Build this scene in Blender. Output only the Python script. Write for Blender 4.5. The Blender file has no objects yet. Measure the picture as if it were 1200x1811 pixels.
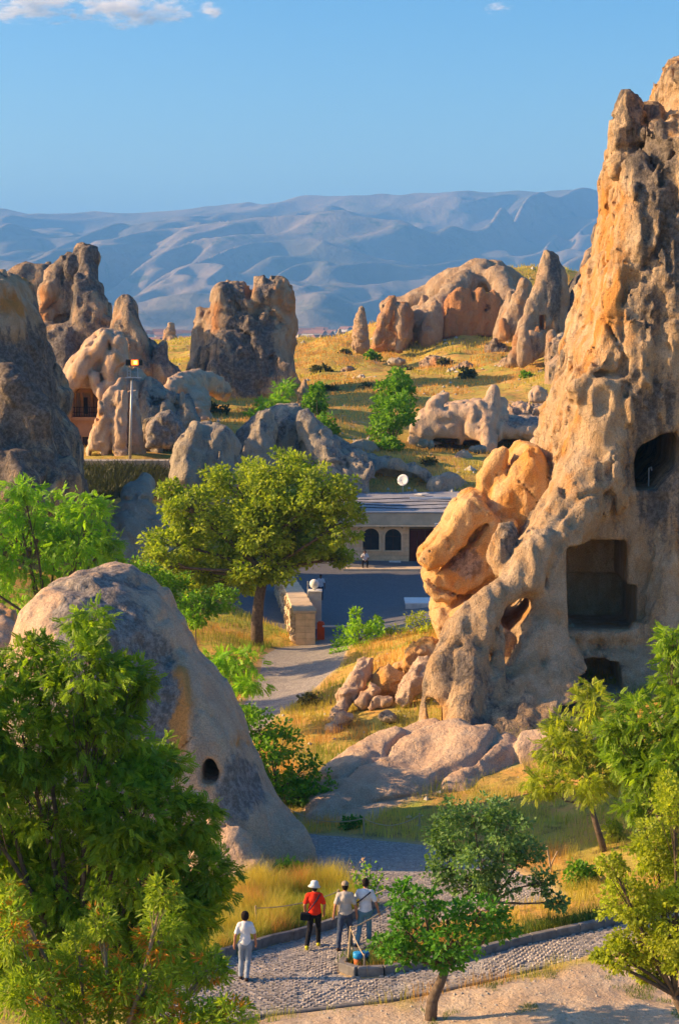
import bpy, bmesh, math, random
import numpy as np
from mathutils import Vector, Matrix
from mathutils.geometry import delaunay_2d_cdt
SC = bpy.context.scene
COL = SC.collection
rng = np.random.default_rng(7)
random.seed(7)

# ------------------------------------------------------------------ camera
F, CX, CY, YH, CZ = 3000.0, 600.0, 905.5, 558.0, 15.3
TH = math.atan((CY - YH) / F)
cam = bpy.data.cameras.new('camera'); camo = bpy.data.objects.new('camera', cam); COL.objects.link(camo)
cam.sensor_fit = 'VERTICAL'; cam.sensor_height = 36; cam.lens = 36 * F / 1811
cam.clip_start = 0.5; cam.clip_end = 60000
camo.location = (0, 0, CZ); camo.rotation_euler = (math.pi / 2 - TH, 0, 0)
SC.camera = camo

# ------------------------------------------------------------------ light
SUN_EL, SUN_AZ = math.radians(23), math.radians(-88)     # azimuth from +y (view direction), clockwise; the sun stands low on the left
w = bpy.data.worlds.new('World'); SC.world = w; w.use_nodes = True
nt = w.node_tree; bg = nt.nodes['Background']
sky = nt.nodes.new('ShaderNodeTexSky'); sky.sky_type = 'NISHITA'; sky.sun_disc = False
sky.sun_elevation = SUN_EL; sky.sun_rotation = SUN_AZ
sky.air_density = 1.0; sky.dust_density = 1.6; sky.ozone_density = 2.0
hs = nt.nodes.new('ShaderNodeHueSaturation'); hs.inputs['Saturation'].default_value = 1.5
gm = nt.nodes.new('ShaderNodeGamma'); gm.inputs['Gamma'].default_value = 1.12
nt.links.new(sky.outputs[0], hs.inputs['Color']); nt.links.new(hs.outputs[0], gm.inputs['Color']); nt.links.new(gm.outputs[0], bg.inputs[0]); bg.inputs[1].default_value = 0.08
sd = Vector((math.sin(SUN_AZ) * math.cos(SUN_EL), math.cos(SUN_AZ) * math.cos(SUN_EL), math.sin(SUN_EL)))
sl = bpy.data.lights.new('sun', 'SUN'); sl.energy = 5.0; sl.angle = math.radians(0.5); sl.color = (1.0, 0.66, 0.33)
so = bpy.data.objects.new('sun', sl); COL.objects.link(so)
so.rotation_euler = sd.to_track_quat('Z', 'Y').to_euler(); so.location = (-30, 0, 60)
SC.view_settings.view_transform = 'Standard'; SC.view_settings.look = 'None'
SC.view_settings.gamma = 1; SC.view_settings.exposure = 1.18
SC.view_settings.use_curve_mapping = False
SC.render.engine = 'CYCLES'
SC.cycles.max_bounces = 6; SC.cycles.volume_bounces = 3
SC.cycles.volume_max_steps = 64

# ------------------------------------------------------------------ helpers
def at(px, py, D):
    u = (px - CX) / F; v = (CY - py) / F
    t = D / (math.cos(TH) + v * math.sin(TH))
    return np.array([u * t, D, CZ + t * (v * math.cos(TH) - math.sin(TH))])
def proj(P):                       # world -> photograph pixel
    P = np.asarray(P, dtype=float).reshape(-1, 3)
    y = P[:, 1]; z = P[:, 2] - CZ
    dep = y * math.cos(TH) - z * math.sin(TH)
    up = y * math.sin(TH) + z * math.cos(TH)
    return CX + F * P[:, 0] / dep, CY - F * up / dep

def link(name, me, mat=None, parent=None, loc=None):
    o = bpy.data.objects.new(name, me); COL.objects.link(o)
    if mat is not None and me is not None: me.materials.append(mat)
    if parent is not None: o.parent = parent
    if loc is not None: o.location = loc
    return o
def tag(o, label=None, cat=None, group=None, kind=None):
    if label: o['label'] = label
    if cat: o['category'] = cat
    if group: o['group'] = group
    if kind: o['kind'] = kind
    return o
def empty(name, loc, label=None, cat=None, group=None, rz=0):
    o = bpy.data.objects.new(name, None); COL.objects.link(o)
    o.location = [float(c) for c in loc]; o.rotation_euler = (0, 0, rz); o.empty_display_size = .3
    return tag(o, label, cat, group)
def npmesh(name, V, Fq, smooth=True, attrs=None):
    V = np.asarray(V, dtype=np.float32); Fq = np.asarray(Fq, dtype=np.int32)
    me = bpy.data.meshes.new(name); n, k = Fq.shape
    me.vertices.add(len(V)); me.vertices.foreach_set('co', V.ravel())
    me.loops.add(n * k); me.loops.foreach_set('vertex_index', Fq.ravel())
    me.polygons.add(n); me.polygons.foreach_set('loop_start', np.arange(0, n * k, k, dtype=np.int32))
    me.polygons.foreach_set('loop_total', np.full(n, k, dtype=np.int32))
    me.polygons.foreach_set('use_smooth', np.full(n, smooth, dtype=bool))
    for a, vals in (attrs or {}).items():
        at_ = me.attributes.new(a, 'FLOAT', 'POINT'); at_.data.foreach_set('value', np.asarray(vals, dtype=np.float32))
    me.update(calc_edges=True); me.validate()
    return me
# ---- value noise on numpy arrays
LAT = np.random.default_rng(3).random((32, 32, 32)).astype(np.float32) * 2 - 1
def vnoise(x, y, z):
    x, y, z = [np.asarray(a, dtype=np.float32) for a in (x, y, z)]
    xi, yi, zi = np.floor(x), np.floor(y), np.floor(z)
    fx, fy, fz = x - xi, y - yi, z - zi
    fx, fy, fz = [t * t * t * (t * (t * 6 - 15) + 10) for t in (fx, fy, fz)]
    xi, yi, zi = [a.astype(np.int32) & 31 for a in (xi, yi, zi)]
    x1, y1, z1 = (xi + 1) & 31, (yi + 1) & 31, (zi + 1) & 31
    def l(a, b, t): return a + (b - a) * t
    return l(l(l(LAT[xi, yi, zi], LAT[x1, yi, zi], fx), l(LAT[xi, y1, zi], LAT[x1, y1, zi], fx), fy),
             l(l(LAT[xi, yi, z1], LAT[x1, yi, z1], fx), l(LAT[xi, y1, z1], LAT[x1, y1, z1], fx), fy), fz)
def fbm(x, y, z, oct=3, rough=.5):
    s, a, f = 0, 1.0, 1.0
    for i in range(oct):
        s = s + a * vnoise(x * f + 7.3 * i, y * f + 3.1 * i, z * f + 5.7 * i); a *= rough; f *= 2.03
    return s
# ---- implicit rocks: primitives are placed with px, py (photograph) and a distance, then meshed as closed solids
def polysd(P, X, Z):
    d = np.full(X.shape, 1e9, dtype=np.float32); s = np.ones(X.shape, dtype=np.float32); n = len(P)
    for i in range(n):
        a, b = P[i], P[i - 1]
        ex, ez = b[0] - a[0], b[1] - a[1]; wx, wz = X - a[0], Z - a[1]
        t = np.clip((wx * ex + wz * ez) / (ex * ex + ez * ez + 1e-9), 0, 1)
        bx, bz = wx - ex * t, wz - ez * t
        d = np.minimum(d, bx * bx + bz * bz)
        c1, c2, c3 = Z >= a[1], Z < b[1], ex * wz > ez * wx
        flip = (c1 & c2 & c3) | (~c1 & ~c2 & ~c3)
        s = np.where(flip, -s, s)
    return s * np.sqrt(d)
def smin(a, b, k):
    h = np.maximum(k - np.abs(a - b), 0) / k
    return np.minimum(a, b) - h * h * k * .25
def implicit(prims, cuts=(), vox=.15, k=.5, noise=(), cracks=(), zfloor=None, seed=0, pad=.6, name='rock', amp=None):
    """prims: ('P', [(px,py)..], D, T, R, lean) | ('C', [(px,py,D,r)..]) | ('E', px,py,D,rx,ry,rz)
       cuts:  ('B', px0,py0,px1,py1,D0,D1,r) | ('E',...) | ('C',...)"""
    pts = []
    W = []
    for p in prims:
        if p[0] == 'P':
            Q = np.array([at(a, b, p[2])[[0, 2]] for a, b in p[1]]); lean = p[5] if len(p) > 5 else 0
            zc = Q[:, 1].min()
            h = Q[:, 1].max() - zc
            pts += [[Q[:, 0].min(), p[2] - p[3] + min(0, lean * h), Q[:, 1].min()], [Q[:, 0].max(), p[2] + p[3] + max(0, lean * h), Q[:, 1].max()]]
            W.append(('P', Q, p[2], p[3], p[4], lean, zc))
        elif p[0] == 'C':
            ch = [(at(a, b, D), r) for a, b, D, r in p[1]]
            for c, r in ch: pts += [c - r, c + r]
            W.append(('C', ch))
        elif p[0] == 'E':
            c = at(p[1], p[2], p[3]); r = np.array(p[4:7]); pts += [c - r, c + r]; W.append(('E', c, r))
        elif p[0] == 'c':                # capsule chain in plain coordinates: [(x, y, z, r), ...]
            ch = [(np.array(q[:3], dtype=float), q[3]) for q in p[1]]
            for c, r in ch: pts += [c - r, c + r]
            W.append(('C', ch))
        elif p[0] == 'e':
            c = np.array(p[1:4], dtype=float); r = np.array(p[4:7]); pts += [c - r, c + r]; W.append(('E', c, r))
    pts = np.array(pts); lo = pts.min(0) - pad; hi = pts.max(0) + pad
    if zfloor is not None: lo[2] = max(lo[2], zfloor)
    n = np.ceil((hi - lo) / vox).astype(int) + 1
    xs, ys, zs = [(lo[i] + vox * np.arange(n[i])).astype(np.float32) for i in range(3)]
    X, Y, Z = xs[:, None, None], ys[None, :, None], zs[None, None, :]
    def ev(q):
        if q[0] == 'P':
            _, Q, D, T, R, lean, zc = q
            d2 = polysd(Q, *np.meshgrid(xs, zs, indexing='ij'))[:, None, :]
            yy = np.abs(Y - D - lean * (Z - zc)) - T + R
            a = d2 + R
            return np.minimum(np.maximum(a, yy), 0) + np.sqrt(np.maximum(a, 0) ** 2 + np.maximum(yy, 0) ** 2) - R
        if q[0] == 'C':
            best = None; ch = q[1]
            if len(ch) == 1: ch = [ch[0], (ch[0][0] + .01, ch[0][1])]
            for (a, ra), (b, rb) in zip(ch[:-1], ch[1:]):
                ab = (b - a).astype(np.float32); L = float(ab @ ab) + 1e-9
                t = np.clip(((X - a[0]) * ab[0] + (Y - a[1]) * ab[1] + (Z - a[2]) * ab[2]) / L, 0, 1)
                d = np.sqrt((X - a[0] - ab[0] * t) ** 2 + (Y - a[1] - ab[1] * t) ** 2 + (Z - a[2] - ab[2] * t) ** 2) - (ra + (rb - ra) * t)
                best = d if best is None else np.minimum(best, d)
            return best
        if q[0] == 'E':
            _, c, r = q
            k0 = np.sqrt(((X - c[0]) / r[0]) ** 2 + ((Y - c[1]) / r[1]) ** 2 + ((Z - c[2]) / r[2]) ** 2)
            return (k0 - 1) * min(r)
        if q[0] == 'B':
            _, a, b, rr = q
            c = (a + b) / 2; h = np.abs(b - a) / 2 - rr
            qx, qy, qz = np.abs(X - c[0]) - h[0], np.abs(Y - c[1]) - h[1], np.abs(Z - c[2]) - h[2]
            return np.sqrt(np.maximum(qx, 0) ** 2 + np.maximum(qy, 0) ** 2 + np.maximum(qz, 0) ** 2) + np.minimum(np.maximum(qx, np.maximum(qy, qz)), 0) - rr
    f = None
    for q in W:
        g = ev(q).astype(np.float32)
        g = np.broadcast_to(g, (len(xs), len(ys), len(zs)))
        f = g.copy() if f is None else smin(f, g, k)
    # noise near the surface only
    if noise:
        m = np.abs(f) < sum(q[0] for q in noise) * 1.8 + vox
        I = np.nonzero(m)
        x, y, z = xs[I[0]], ys[I[1]], zs[I[2]]
        d = 0
        if not any(len(q) > 3 for q in noise) and name != 'cloth':       # plain lists: folded large forms, crested small ones
            noise = [(q[0], q[1], q[2] * 1.4, 'b' if i == 0 else 'r') for i, q in enumerate(noise)]
            a_, s_, z_, _m = noise[-1]
            if s_ * .45 > 2.2 * vox: noise.append((a_ * .55, s_ * .45, z_ * .4, 'r'))
        for q in noise:
            a, sx, sz = q[:3]; md = q[3] if len(q) > 3 else 'n'
            nn = fbm(x / sx + seed, y / sx + seed * 1.7, z / sz + seed * .3, 2)
            if md == 'b': nn = np.maximum(.42 - np.abs(nn) * 1.6, -.55)        # rounded lobes with sharp creases
            if md == 'r': nn = np.abs(nn) * 1.6 - .45        # sharp crests
            d = d + a * nn
        for a, s, wd in cracks:
            wv = fbm(x / s * .5 + seed, y / s * .5, z / s * .5 + 3, 2) * .8
            nn = vnoise(x / s + seed * 3 + wv, y / s + wv, z / s / 1.8 + seed)
            d = d + a * np.exp(-(nn / wd) ** 2)
        if amp: d = d * np.interp(z, amp[0], amp[1])
        f[I] += d.astype(np.float32)
    for c in cuts:
        if c[0] == 'B':
            a = at(c[1], c[4], c[5]); b = at(c[3], c[2], c[5]); a = np.array([a[0], c[5] - 4, a[2]]); b = np.array([b[0], c[6], b[2]])
            g = ev(('B', a, b, c[7]))
        elif c[0] == 'E': g = ev(('E', at(c[1], c[2], c[3]), np.array(c[4:7])))
        elif c[0] == 'P':
            Q = np.array([at(a, b, c[2])[[0, 2]] for a, b in c[1]]); g = ev(('P', Q, c[2], c[3], c[4], 0, 0))
        else: g = ev(('C', [(at(a, b, D), r) for a, b, D, r in c[1]]))
        kk = .12; f = -smin(-f, np.broadcast_to(g, f.shape), kk)
    # close the box
    f[0] = f[-1] = 1; f[:, 0] = f[:, -1] = 1; f[:, :, -1] = 1; f[:, :, 0] = 1
    f = f / vox
    S = f < 0
    nx, ny, nz = f.shape
    cnt = np.zeros(((nx - 1), (ny - 1), (nz - 1)), dtype=np.uint8)
    acc = np.zeros((nx - 1, ny - 1, nz - 1, 3), dtype=np.float32)
    quads = []
    for ax in range(3):
        sl0 = [slice(None)] * 3; sl1 = [slice(None)] * 3
        sl0[ax] = slice(0, -1); sl1[ax] = slice(1, None)
        A, B = f[tuple(sl0)], f[tuple(sl1)]
        c = (A < 0) != (B < 0)
        I = np.array(np.nonzero(c)).T
        b1, b2 = (ax + 1) % 3, (ax + 2) % 3
        ok = (I[:, b1] > 0) & (I[:, b1] < f.shape[b1] - 1) & (I[:, b2] > 0) & (I[:, b2] < f.shape[b2] - 1)
        I = I[ok]
        a, b = A[tuple(I.T)], B[tuple(I.T)]
        p = I.astype(np.float32); p[:, ax] += a / (a - b)
        cells = []
        for o1, o2 in ((-1, -1), (0, -1), (0, 0), (-1, 0)):
            J = I.copy(); J[:, b1] += o1; J[:, b2] += o2; cells.append(J)
            np.add.at(acc, tuple(J.T), p); np.add.at(cnt, tuple(J.T), 1)
        q = np.stack([np.ravel_multi_index(tuple(J.T), cnt.shape) for J in cells], 1)
        flip = a > 0
        q[flip] = q[flip][:, ::-1]
        quads.append(q)
    used = np.nonzero(cnt.ravel())[0]
    idx = np.full(cnt.size, -1, dtype=np.int64); idx[used] = np.arange(len(used))
    V = acc.reshape(-1, 3)[used] / cnt.ravel()[used][:, None] * vox + np.array(lo, dtype=np.float32)
    Q = idx[np.concatenate(quads)]
    return V, Q
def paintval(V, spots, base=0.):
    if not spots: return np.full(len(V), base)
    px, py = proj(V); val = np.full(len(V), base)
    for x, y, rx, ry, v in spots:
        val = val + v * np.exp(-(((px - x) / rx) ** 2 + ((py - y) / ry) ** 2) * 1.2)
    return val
def rock(name, label, prims, mat, cuts=(), vox=.15, k=.5, noise=((.35, 2.4, 4, 'b'), (.25, 1.1, 1.8, 'r'), (.12, .5, .7, 'r')), cracks=((.25, 2.5, .05),), zfloor=None, seed=0, patina_shade=(), orange=(), pb=0., ob=0., cat='rock', group=None, kind=None, parent=None, amp=None):
    V, Q = implicit(prims, cuts, vox, k, noise, cracks, zfloor, seed, amp=amp)
    me = npmesh(name, V, Q, True, {'patina_shade': paintval(V, patina_shade, pb), 'orange': paintval(V, orange, ob)})
    o = link(name, me, mat, parent)
    if parent is None: tag(o, label, cat, group, kind)
    return o

# ------------------------------------------------------------------ materials
def newmat(name):
    m = bpy.data.materials.new(name); m.use_nodes = True
    n = m.node_tree; n.nodes['Principled BSDF'].inputs['Specular IOR Level'].default_value = .2
    return m, n, n.nodes['Principled BSDF']
def nd(n, t, **kw):
    x = n.nodes.new('ShaderNode' + t)
    for a, v in kw.items():
        if a.startswith('i_'): x.inputs[a[2:].replace('_', ' ')].default_value = v
        else: setattr(x, a, v)
    return x
def mixc(n, fac, a, b, blend='MIX'):
    x = n.nodes.new('ShaderNodeMix'); x.data_type = 'RGBA'; x.blend_type = blend
    for s, v in ((0, fac), (6, a), (7, b)):
        if hasattr(v, 'links'): n.links.new(v, x.inputs[s])
        elif s == 0: x.inputs[0].default_value = v
        else: x.inputs[s].default_value = (*v[:3], 1)
    return x.outputs[2]
def math_(n, op, a, b=None, c=None):
    x = n.nodes.new('ShaderNodeMath'); x.operation = op
    for i, v in enumerate((a, b, c)):
        if v is None: continue
        if hasattr(v, 'links'): n.links.new(v, x.inputs[i])
        else: x.inputs[i].default_value = v
    return x.outputs[0]
def ramp(n, v, lo, hi, o0=0., o1=1.):
    x = n.nodes.new('ShaderNodeMapRange'); x.interpolation_type = 'SMOOTHSTEP'
    n.links.new(v, x.inputs[0]); x.inputs[1].default_value = lo; x.inputs[2].default_value = hi
    x.inputs[3].default_value = o0; x.inputs[4].default_value = o1
    return x.outputs[0]
def noise_(n, scale, detail=4, rough=.55, vec=None, stretch=None, dist=0.):
    x = n.nodes.new('ShaderNodeTexNoise'); x.inputs['Scale'].default_value = scale
    x.inputs['Detail'].default_value = detail; x.inputs['Roughness'].default_value = rough; x.inputs['Distortion'].default_value = dist
    if stretch:
        mp = n.nodes.new('ShaderNodeMapping'); mp.inputs['Scale'].default_value = stretch
        n.links.new(vec, mp.inputs[0]); vec = mp.outputs[0]
    if vec: n.links.new(vec, x.inputs['Vector'])
    return x.outputs[0]
def pos(n):
    for x in n.nodes:
        if x.bl_idname == 'ShaderNodeNewGeometry': return x.outputs['Position']
    return n.nodes.new('ShaderNodeNewGeometry').outputs['Position']
def bump(n, h, strength, dist, prev=None):
    b = n.nodes.new('ShaderNodeBump'); b.inputs['Strength'].default_value = strength; b.inputs['Distance'].default_value = dist
    n.links.new(h, b.inputs['Height'])
    if prev: n.links.new(prev, b.inputs['Normal'])
    return b.outputs[0]
def attr(n, name):
    a = n.nodes.new('ShaderNodeAttribute'); a.attribute_name = name; return a.outputs['Fac']

def rock_mat(name, base, light, patina_shade, orange, s=1.0, bumpd=.12, pth=.55, oth=.62):
    m, n, b = newmat(name); P = pos(n)
    big = noise_(n, .35 * s, 5, .6, P); mid = noise_(n, 1.3 * s, 6, .62, P, (1, 1, .55)); fine = noise_(n, 9 * s, 4, .6, P)
    streak = noise_(n, 1.0 * s, 5, .6, P, (1.6, 1.6, .22), .4)
    c = mixc(n, ramp(n, mid, .35, .7), base, light)
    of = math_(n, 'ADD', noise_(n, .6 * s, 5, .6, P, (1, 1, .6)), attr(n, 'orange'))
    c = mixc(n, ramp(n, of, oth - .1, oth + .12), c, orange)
    pf = math_(n, 'ADD', math_(n, 'ADD', math_(n, 'MULTIPLY', big, .55), math_(n, 'MULTIPLY', streak, .45)), attr(n, 'patina_shade'))
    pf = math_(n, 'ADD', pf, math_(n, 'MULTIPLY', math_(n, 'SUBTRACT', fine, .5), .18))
    c = mixc(n, ramp(n, pf, pth - .05, pth + .07), c, mixc(n, ramp(n, noise_(n, 4 * s, 5, .7, P), .4, .62), patina_shade, tuple(x * 1.9 for x in patina_shade)))
    c = mixc(n, ramp(n, fine, .35, .65, 0, .35), c, (0.16, .12, .09), 'MULTIPLY') if False else c
    sp = ramp(n, noise_(n, 22 * s, 2, .5, P), .3, .7, .82, 1.15)
    x = n.nodes.new('ShaderNodeVectorMath'); x.operation = 'SCALE'; n.links.new(c, x.inputs[0]); n.links.new(sp, x.inputs['Scale'])
    n.links.new(x.outputs[0], b.inputs['Base Color'])
    b.inputs['Roughness'].default_value = .95; b.inputs['Specular IOR Level'].default_value = .05
    v = n.nodes.new('ShaderNodeTexVoronoi'); v.feature = 'DISTANCE_TO_EDGE'; v.inputs['Scale'].default_value = .55 * s
    wv = n.nodes.new('ShaderNodeVectorMath'); wv.operation = 'MULTIPLY_ADD'
    nz = n.nodes.new('ShaderNodeTexNoise'); nz.inputs['Scale'].default_value = .9 * s; n.links.new(P, nz.inputs['Vector'])
    n.links.new(nz.outputs['Color'], wv.inputs[0]); wv.inputs[1].default_value = (2.5, 2.5, 4); n.links.new(P, wv.inputs[2])
    n.links.new(wv.outputs[0], v.inputs['Vector'])
    crack = ramp(n, v.outputs[0], 0, .03)
    rd = n.nodes.new('ShaderNodeTexNoise'); rd.noise_type = 'RIDGED_MULTIFRACTAL'; rd.inputs['Scale'].default_value = .8 * s; rd.inputs['Detail'].default_value = 6
    mp = n.nodes.new('ShaderNodeMapping'); mp.inputs['Scale'].default_value = (1, 1, .6); n.links.new(P, mp.inputs[0]); n.links.new(mp.outputs[0], rd.inputs['Vector'])
    nb = bump(n, crack, .35, bumpd * .5)
    nb = bump(n, rd.outputs[0], .7, bumpd * .8, nb)
    nb = bump(n, mid, .9, bumpd * 1.6, nb)
    nb = bump(n, noise_(n, 3.5 * s, 6, .7, P, (1, 1, .6)), .9, bumpd, nb)
    nb = bump(n, fine, .6, bumpd * .3, nb)
    n.links.new(nb, b.inputs['Normal'])
    return m
def simple(name, col, rough=.8, var=.15, scale=8, bumpd=0, metal=0):
    m, n, b = newmat(name); P = pos(n)
    x = n.nodes.new('ShaderNodeVectorMath'); x.operation = 'SCALE'; x.inputs[0].default_value = col
    n.links.new(ramp(n, noise_(n, scale, 4, .6, P), .3, .7, 1 - var, 1 + var), x.inputs['Scale'])
    n.links.new(x.outputs[0], b.inputs['Base Color']); b.inputs['Roughness'].default_value = rough; b.inputs['Metallic'].default_value = metal
    if bumpd: n.links.new(bump(n, noise_(n, scale * 2, 4, .6, P), .7, bumpd), b.inputs['Normal'])
    return m
M = {}
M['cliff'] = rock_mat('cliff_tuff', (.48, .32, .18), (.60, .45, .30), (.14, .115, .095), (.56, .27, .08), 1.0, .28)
M['dome'] = rock_mat('dome_tuff', (.50, .34, .23), (.58, .43, .30), (.17, .15, .135), (.56, .27, .09), 1.0, .13)
M['far'] = rock_mat('far_tuff', (.50, .34, .22), (.60, .46, .32), (.15, .13, .118), (.56, .28, .13), .7, .65)
M['pale'] = rock_mat('pale_tuff', (.46, .39, .30), (.56, .48, .37), (.20, .185, .17), (.50, .36, .22), .9, .40)
M['gold'] = rock_mat('golden_tuff', (.60, .36, .16), (.62, .42, .22), (.24, .16, .11), (.60, .29, .08), 1.0, .16)
# ------------------------------------------------------------------ terrain height
CP = []      # (x, y, z)
def cp(px, py, D): CP.append(tuple(at(px, py, D)))
for x, y, z in ((-8, 25, .3), (0, 24, .3), (8, 25, .5), (-14, 34, 0), (14, 32, .8), (-7, 40, -.2), (-25, 40, 0), (25, 45, 2), (-30, 60, 0), (-14, 62, -1.5), (-12, 75, -2.2), (-14, 90, -2.2),
                (-25, 90, -1.5), (-45, 100, 2), (30, 70, 3), (16, 75, 0), (24, 90, 2), (16, 100, -1), (16, 118, -2.5), (30, 130, 0), (40, 180, 6), (-60, 160, 5), (-40, 135, 3.2), (-60, 220, 8), (-30, 150, 3.6),
                (50, 260, 14), (45, 220, 11), (-70, 300, 9), (60, 340, 14), (-11, 46, -.9), (-15, 52, -1)): CP.append((x, y, z))
for p in ((432, 1730, 40), (600, 1720, 40.2), (420, 1811, 37), (700, 1790, 37.5), (1000, 1740, 38.5), (1180, 1760, 38), (1060, 1640, 42.5), (900, 1675, 41.5), (545, 1675, 43.5),
          (650, 1590, 47.5), (600, 1480, 55), (740, 1490, 54.5), (900, 1575, 48), (1000, 1500, 52), (1080, 1480, 52), (1150, 1400, 56), (1190, 1330, 58), (1000, 1400, 58), (900, 1400, 60),
          (900, 1350, 63), (830, 1390, 61), (640, 1445, 58), (560, 1445, 59), (560, 1390, 62), (600, 1340, 66), (780, 1320, 66), (575, 1300, 70), (660, 1250, 72), (540, 1220, 82), (600, 1180, 85),
          (740, 1135, 84), (690, 1150, 88), (720, 1100, 96), (470, 1250, 78), (520, 1200, 87), (520, 1150, 96), (570, 1130, 100), (566, 1062, 116), (700, 1062, 116), (645, 1010, 127), (760, 1010, 127),
          (480, 1000, 128), (850, 1010, 128), (400, 1140, 94), (350, 1100, 100), (250, 1100, 100), (230, 880, 129), (120, 880, 128), (60, 870, 128), (230, 812, 140), (120, 812, 142), (300, 812, 142), (380, 800, 150), (560, 760, 160),
          (620, 780, 160), (700, 800, 155), (800, 830, 150), (900, 800, 160), (740, 860, 147), (950, 860, 147), (420, 715, 200), (620, 700, 205), (800, 700, 200), (950, 690, 195), (600, 640, 250),
          (700, 628, 258), (850, 606, 262), (950, 640, 225), (1050, 620, 230), (820, 650, 235), (550, 612, 330), (330, 605, 330), (330, 660, 240), (230, 620, 300), (450, 606, 380), (900, 500, 285),
          (750, 540, 280), (1000, 480, 300), (870, 473, 296), (700, 700, 190), (620, 740, 180), (600, 604, 300), (680, 604, 300), (400, 606, 300), (250, 604, 320), (100, 610, 300), (560, 603, 360), (760, 792, 168), (860, 800, 170), (480, 720, 175), (560, 700, 190)): cp(*p)
CPa = np.array(CP)
def uv(x, y): return np.stack([x / y * 4.5, np.log(y) * 4.5], -1)
_U = uv(CPa[:, 0], CPa[:, 1]); _c = .12
def _ker(A, B): return np.sqrt(((A[:, None] - B[None]) ** 2).sum(-1) + _c * _c)
_K = _ker(_U, _U) - np.eye(len(_U)) * .03
_A = np.block([[_K, np.ones((len(_U), 1))], [np.ones((1, len(_U))), np.zeros((1, 1))]])
_W = np.linalg.solve(_A, np.append(CPa[:, 2], 0))
def gbase(x, y):
    x = np.asarray(x, dtype=float); y = np.asarray(y, dtype=float); sh = x.shape
    x = x.ravel(); y = y.ravel()
    yc = np.clip(y, 22, 400); xc = np.clip(x, -.55 * yc, .55 * yc)
    out = np.empty(len(x))
    for i in range(0, len(x), 20000):
        out[i:i + 20000] = _ker(uv(xc[i:i + 20000], yc[i:i + 20000]), _U) @ _W[:-1] + _W[-1]
    t = np.clip((y - 320) / 260, 0, 1); t = t * t * (3 - 2 * t)
    out = out * (1 - t) + (-22) * t
    return out.reshape(sh)
_Ds = np.concatenate([np.arange(28, 130, .5), np.arange(130, 400, 1.5)])
def gpix(px, py):                    # where the ray through a photograph pixel meets the ground
    P = np.array([at(px, py, d) for d in _Ds]); g = gbase(P[:, 0], P[:, 1]); s = np.nonzero(P[:, 2] < g)[0]
    if len(s) == 0 or s[0] == 0: return P[0] if len(s) else P[-1]
    i = s[0]; a, b = P[i - 1, 2] - g[i - 1], g[i] - P[i, 2]
    q = P[i - 1] + (P[i] - P[i - 1]) * a / (a + b); q[2] = gbase(q[0], q[1]); return q
def gz(x, y): return float(gbase(np.array([x]), np.array([y]))[0])
def onray(px, D):                    # ground point at distance D under photograph column px
    p = at(px, 1000, D); return np.array([p[0], D, gz(p[0], D)])

PATH_A = [(250, 1850), (300, 1740), (360, 1703), (480, 1668), (590, 1638), (650, 1615), (665, 1590), (640, 1570), (590, 1550), (545, 1520), (500, 1480), (525, 1472), (640, 1480), (740, 1490), (850, 1515), (960, 1555), (1000, 1585),
          (850, 1612), (720, 1645), (640, 1690), (600, 1712), (606, 1722), (650, 1728), (800, 1700), (930, 1668), (1060, 1640), (1250, 1600), (1260, 1640), (1060, 1685), (1000, 1702), (850, 1738), (700, 1768), (450, 1797), (340, 1835)]
PATH_B = [(330, 1330), (410, 1262), (450, 1215), (462, 1160), (488, 1145), (540, 1138), (565, 1130), (470, 1100), (400, 1060), (380, 1005), (420, 985), (560, 990), (800, 990), (900, 995), (900, 1060), (800, 1100), (690, 1125), (620, 1140),
          (600, 1180), (560, 1215), (510, 1250), (430, 1330), (400, 1345)]
WA = np.array([gpix(*p) for p in PATH_A]); WB = np.array([gpix(*p) for p in PATH_B])
def inpath(x, y): return np.minimum(polysd(WA[:, :2], x, y), polysd(WB[:, :2], x, y))
SAND = [(330, 1840), (450, 1800), (700, 1770), (850, 1740), (1000, 1706), (1060, 1700), (1260, 1700), (1300, 1900), (300, 1900)]
WS = np.array([[*gpix(a, b)[:2]] for a, b in SAND])
SAND2 = [(540, 1450), (590, 1360), (700, 1320), (780, 1305), (1000, 1320), (900, 1350), (800, 1375), (720, 1420), (640, 1450)]
WS2 = np.array([[*gpix(a, b)[:2]] for a, b in SAND2])
def gfull(x, y):
    z = gbase(x, y); m = np.clip(-inpath(x, y) / .5, 0, 1); off = 1 - np.clip(-inpath(x, y) / .4 + 1.2, 0, 1)
    far = np.clip((y - 140) / 100, 0, 1)
    nz = fbm(x / 1.1, y / 1.1, 0 * x, 3) * .09 * (1 - far) + (fbm(x / 9, y / 9, 0 * x + 4, 4) * .7 + fbm(x / 2.5, y / 2.5, 0 * x + 9, 2) * .25) * far
    return z - .12 * m + nz * off
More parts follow.
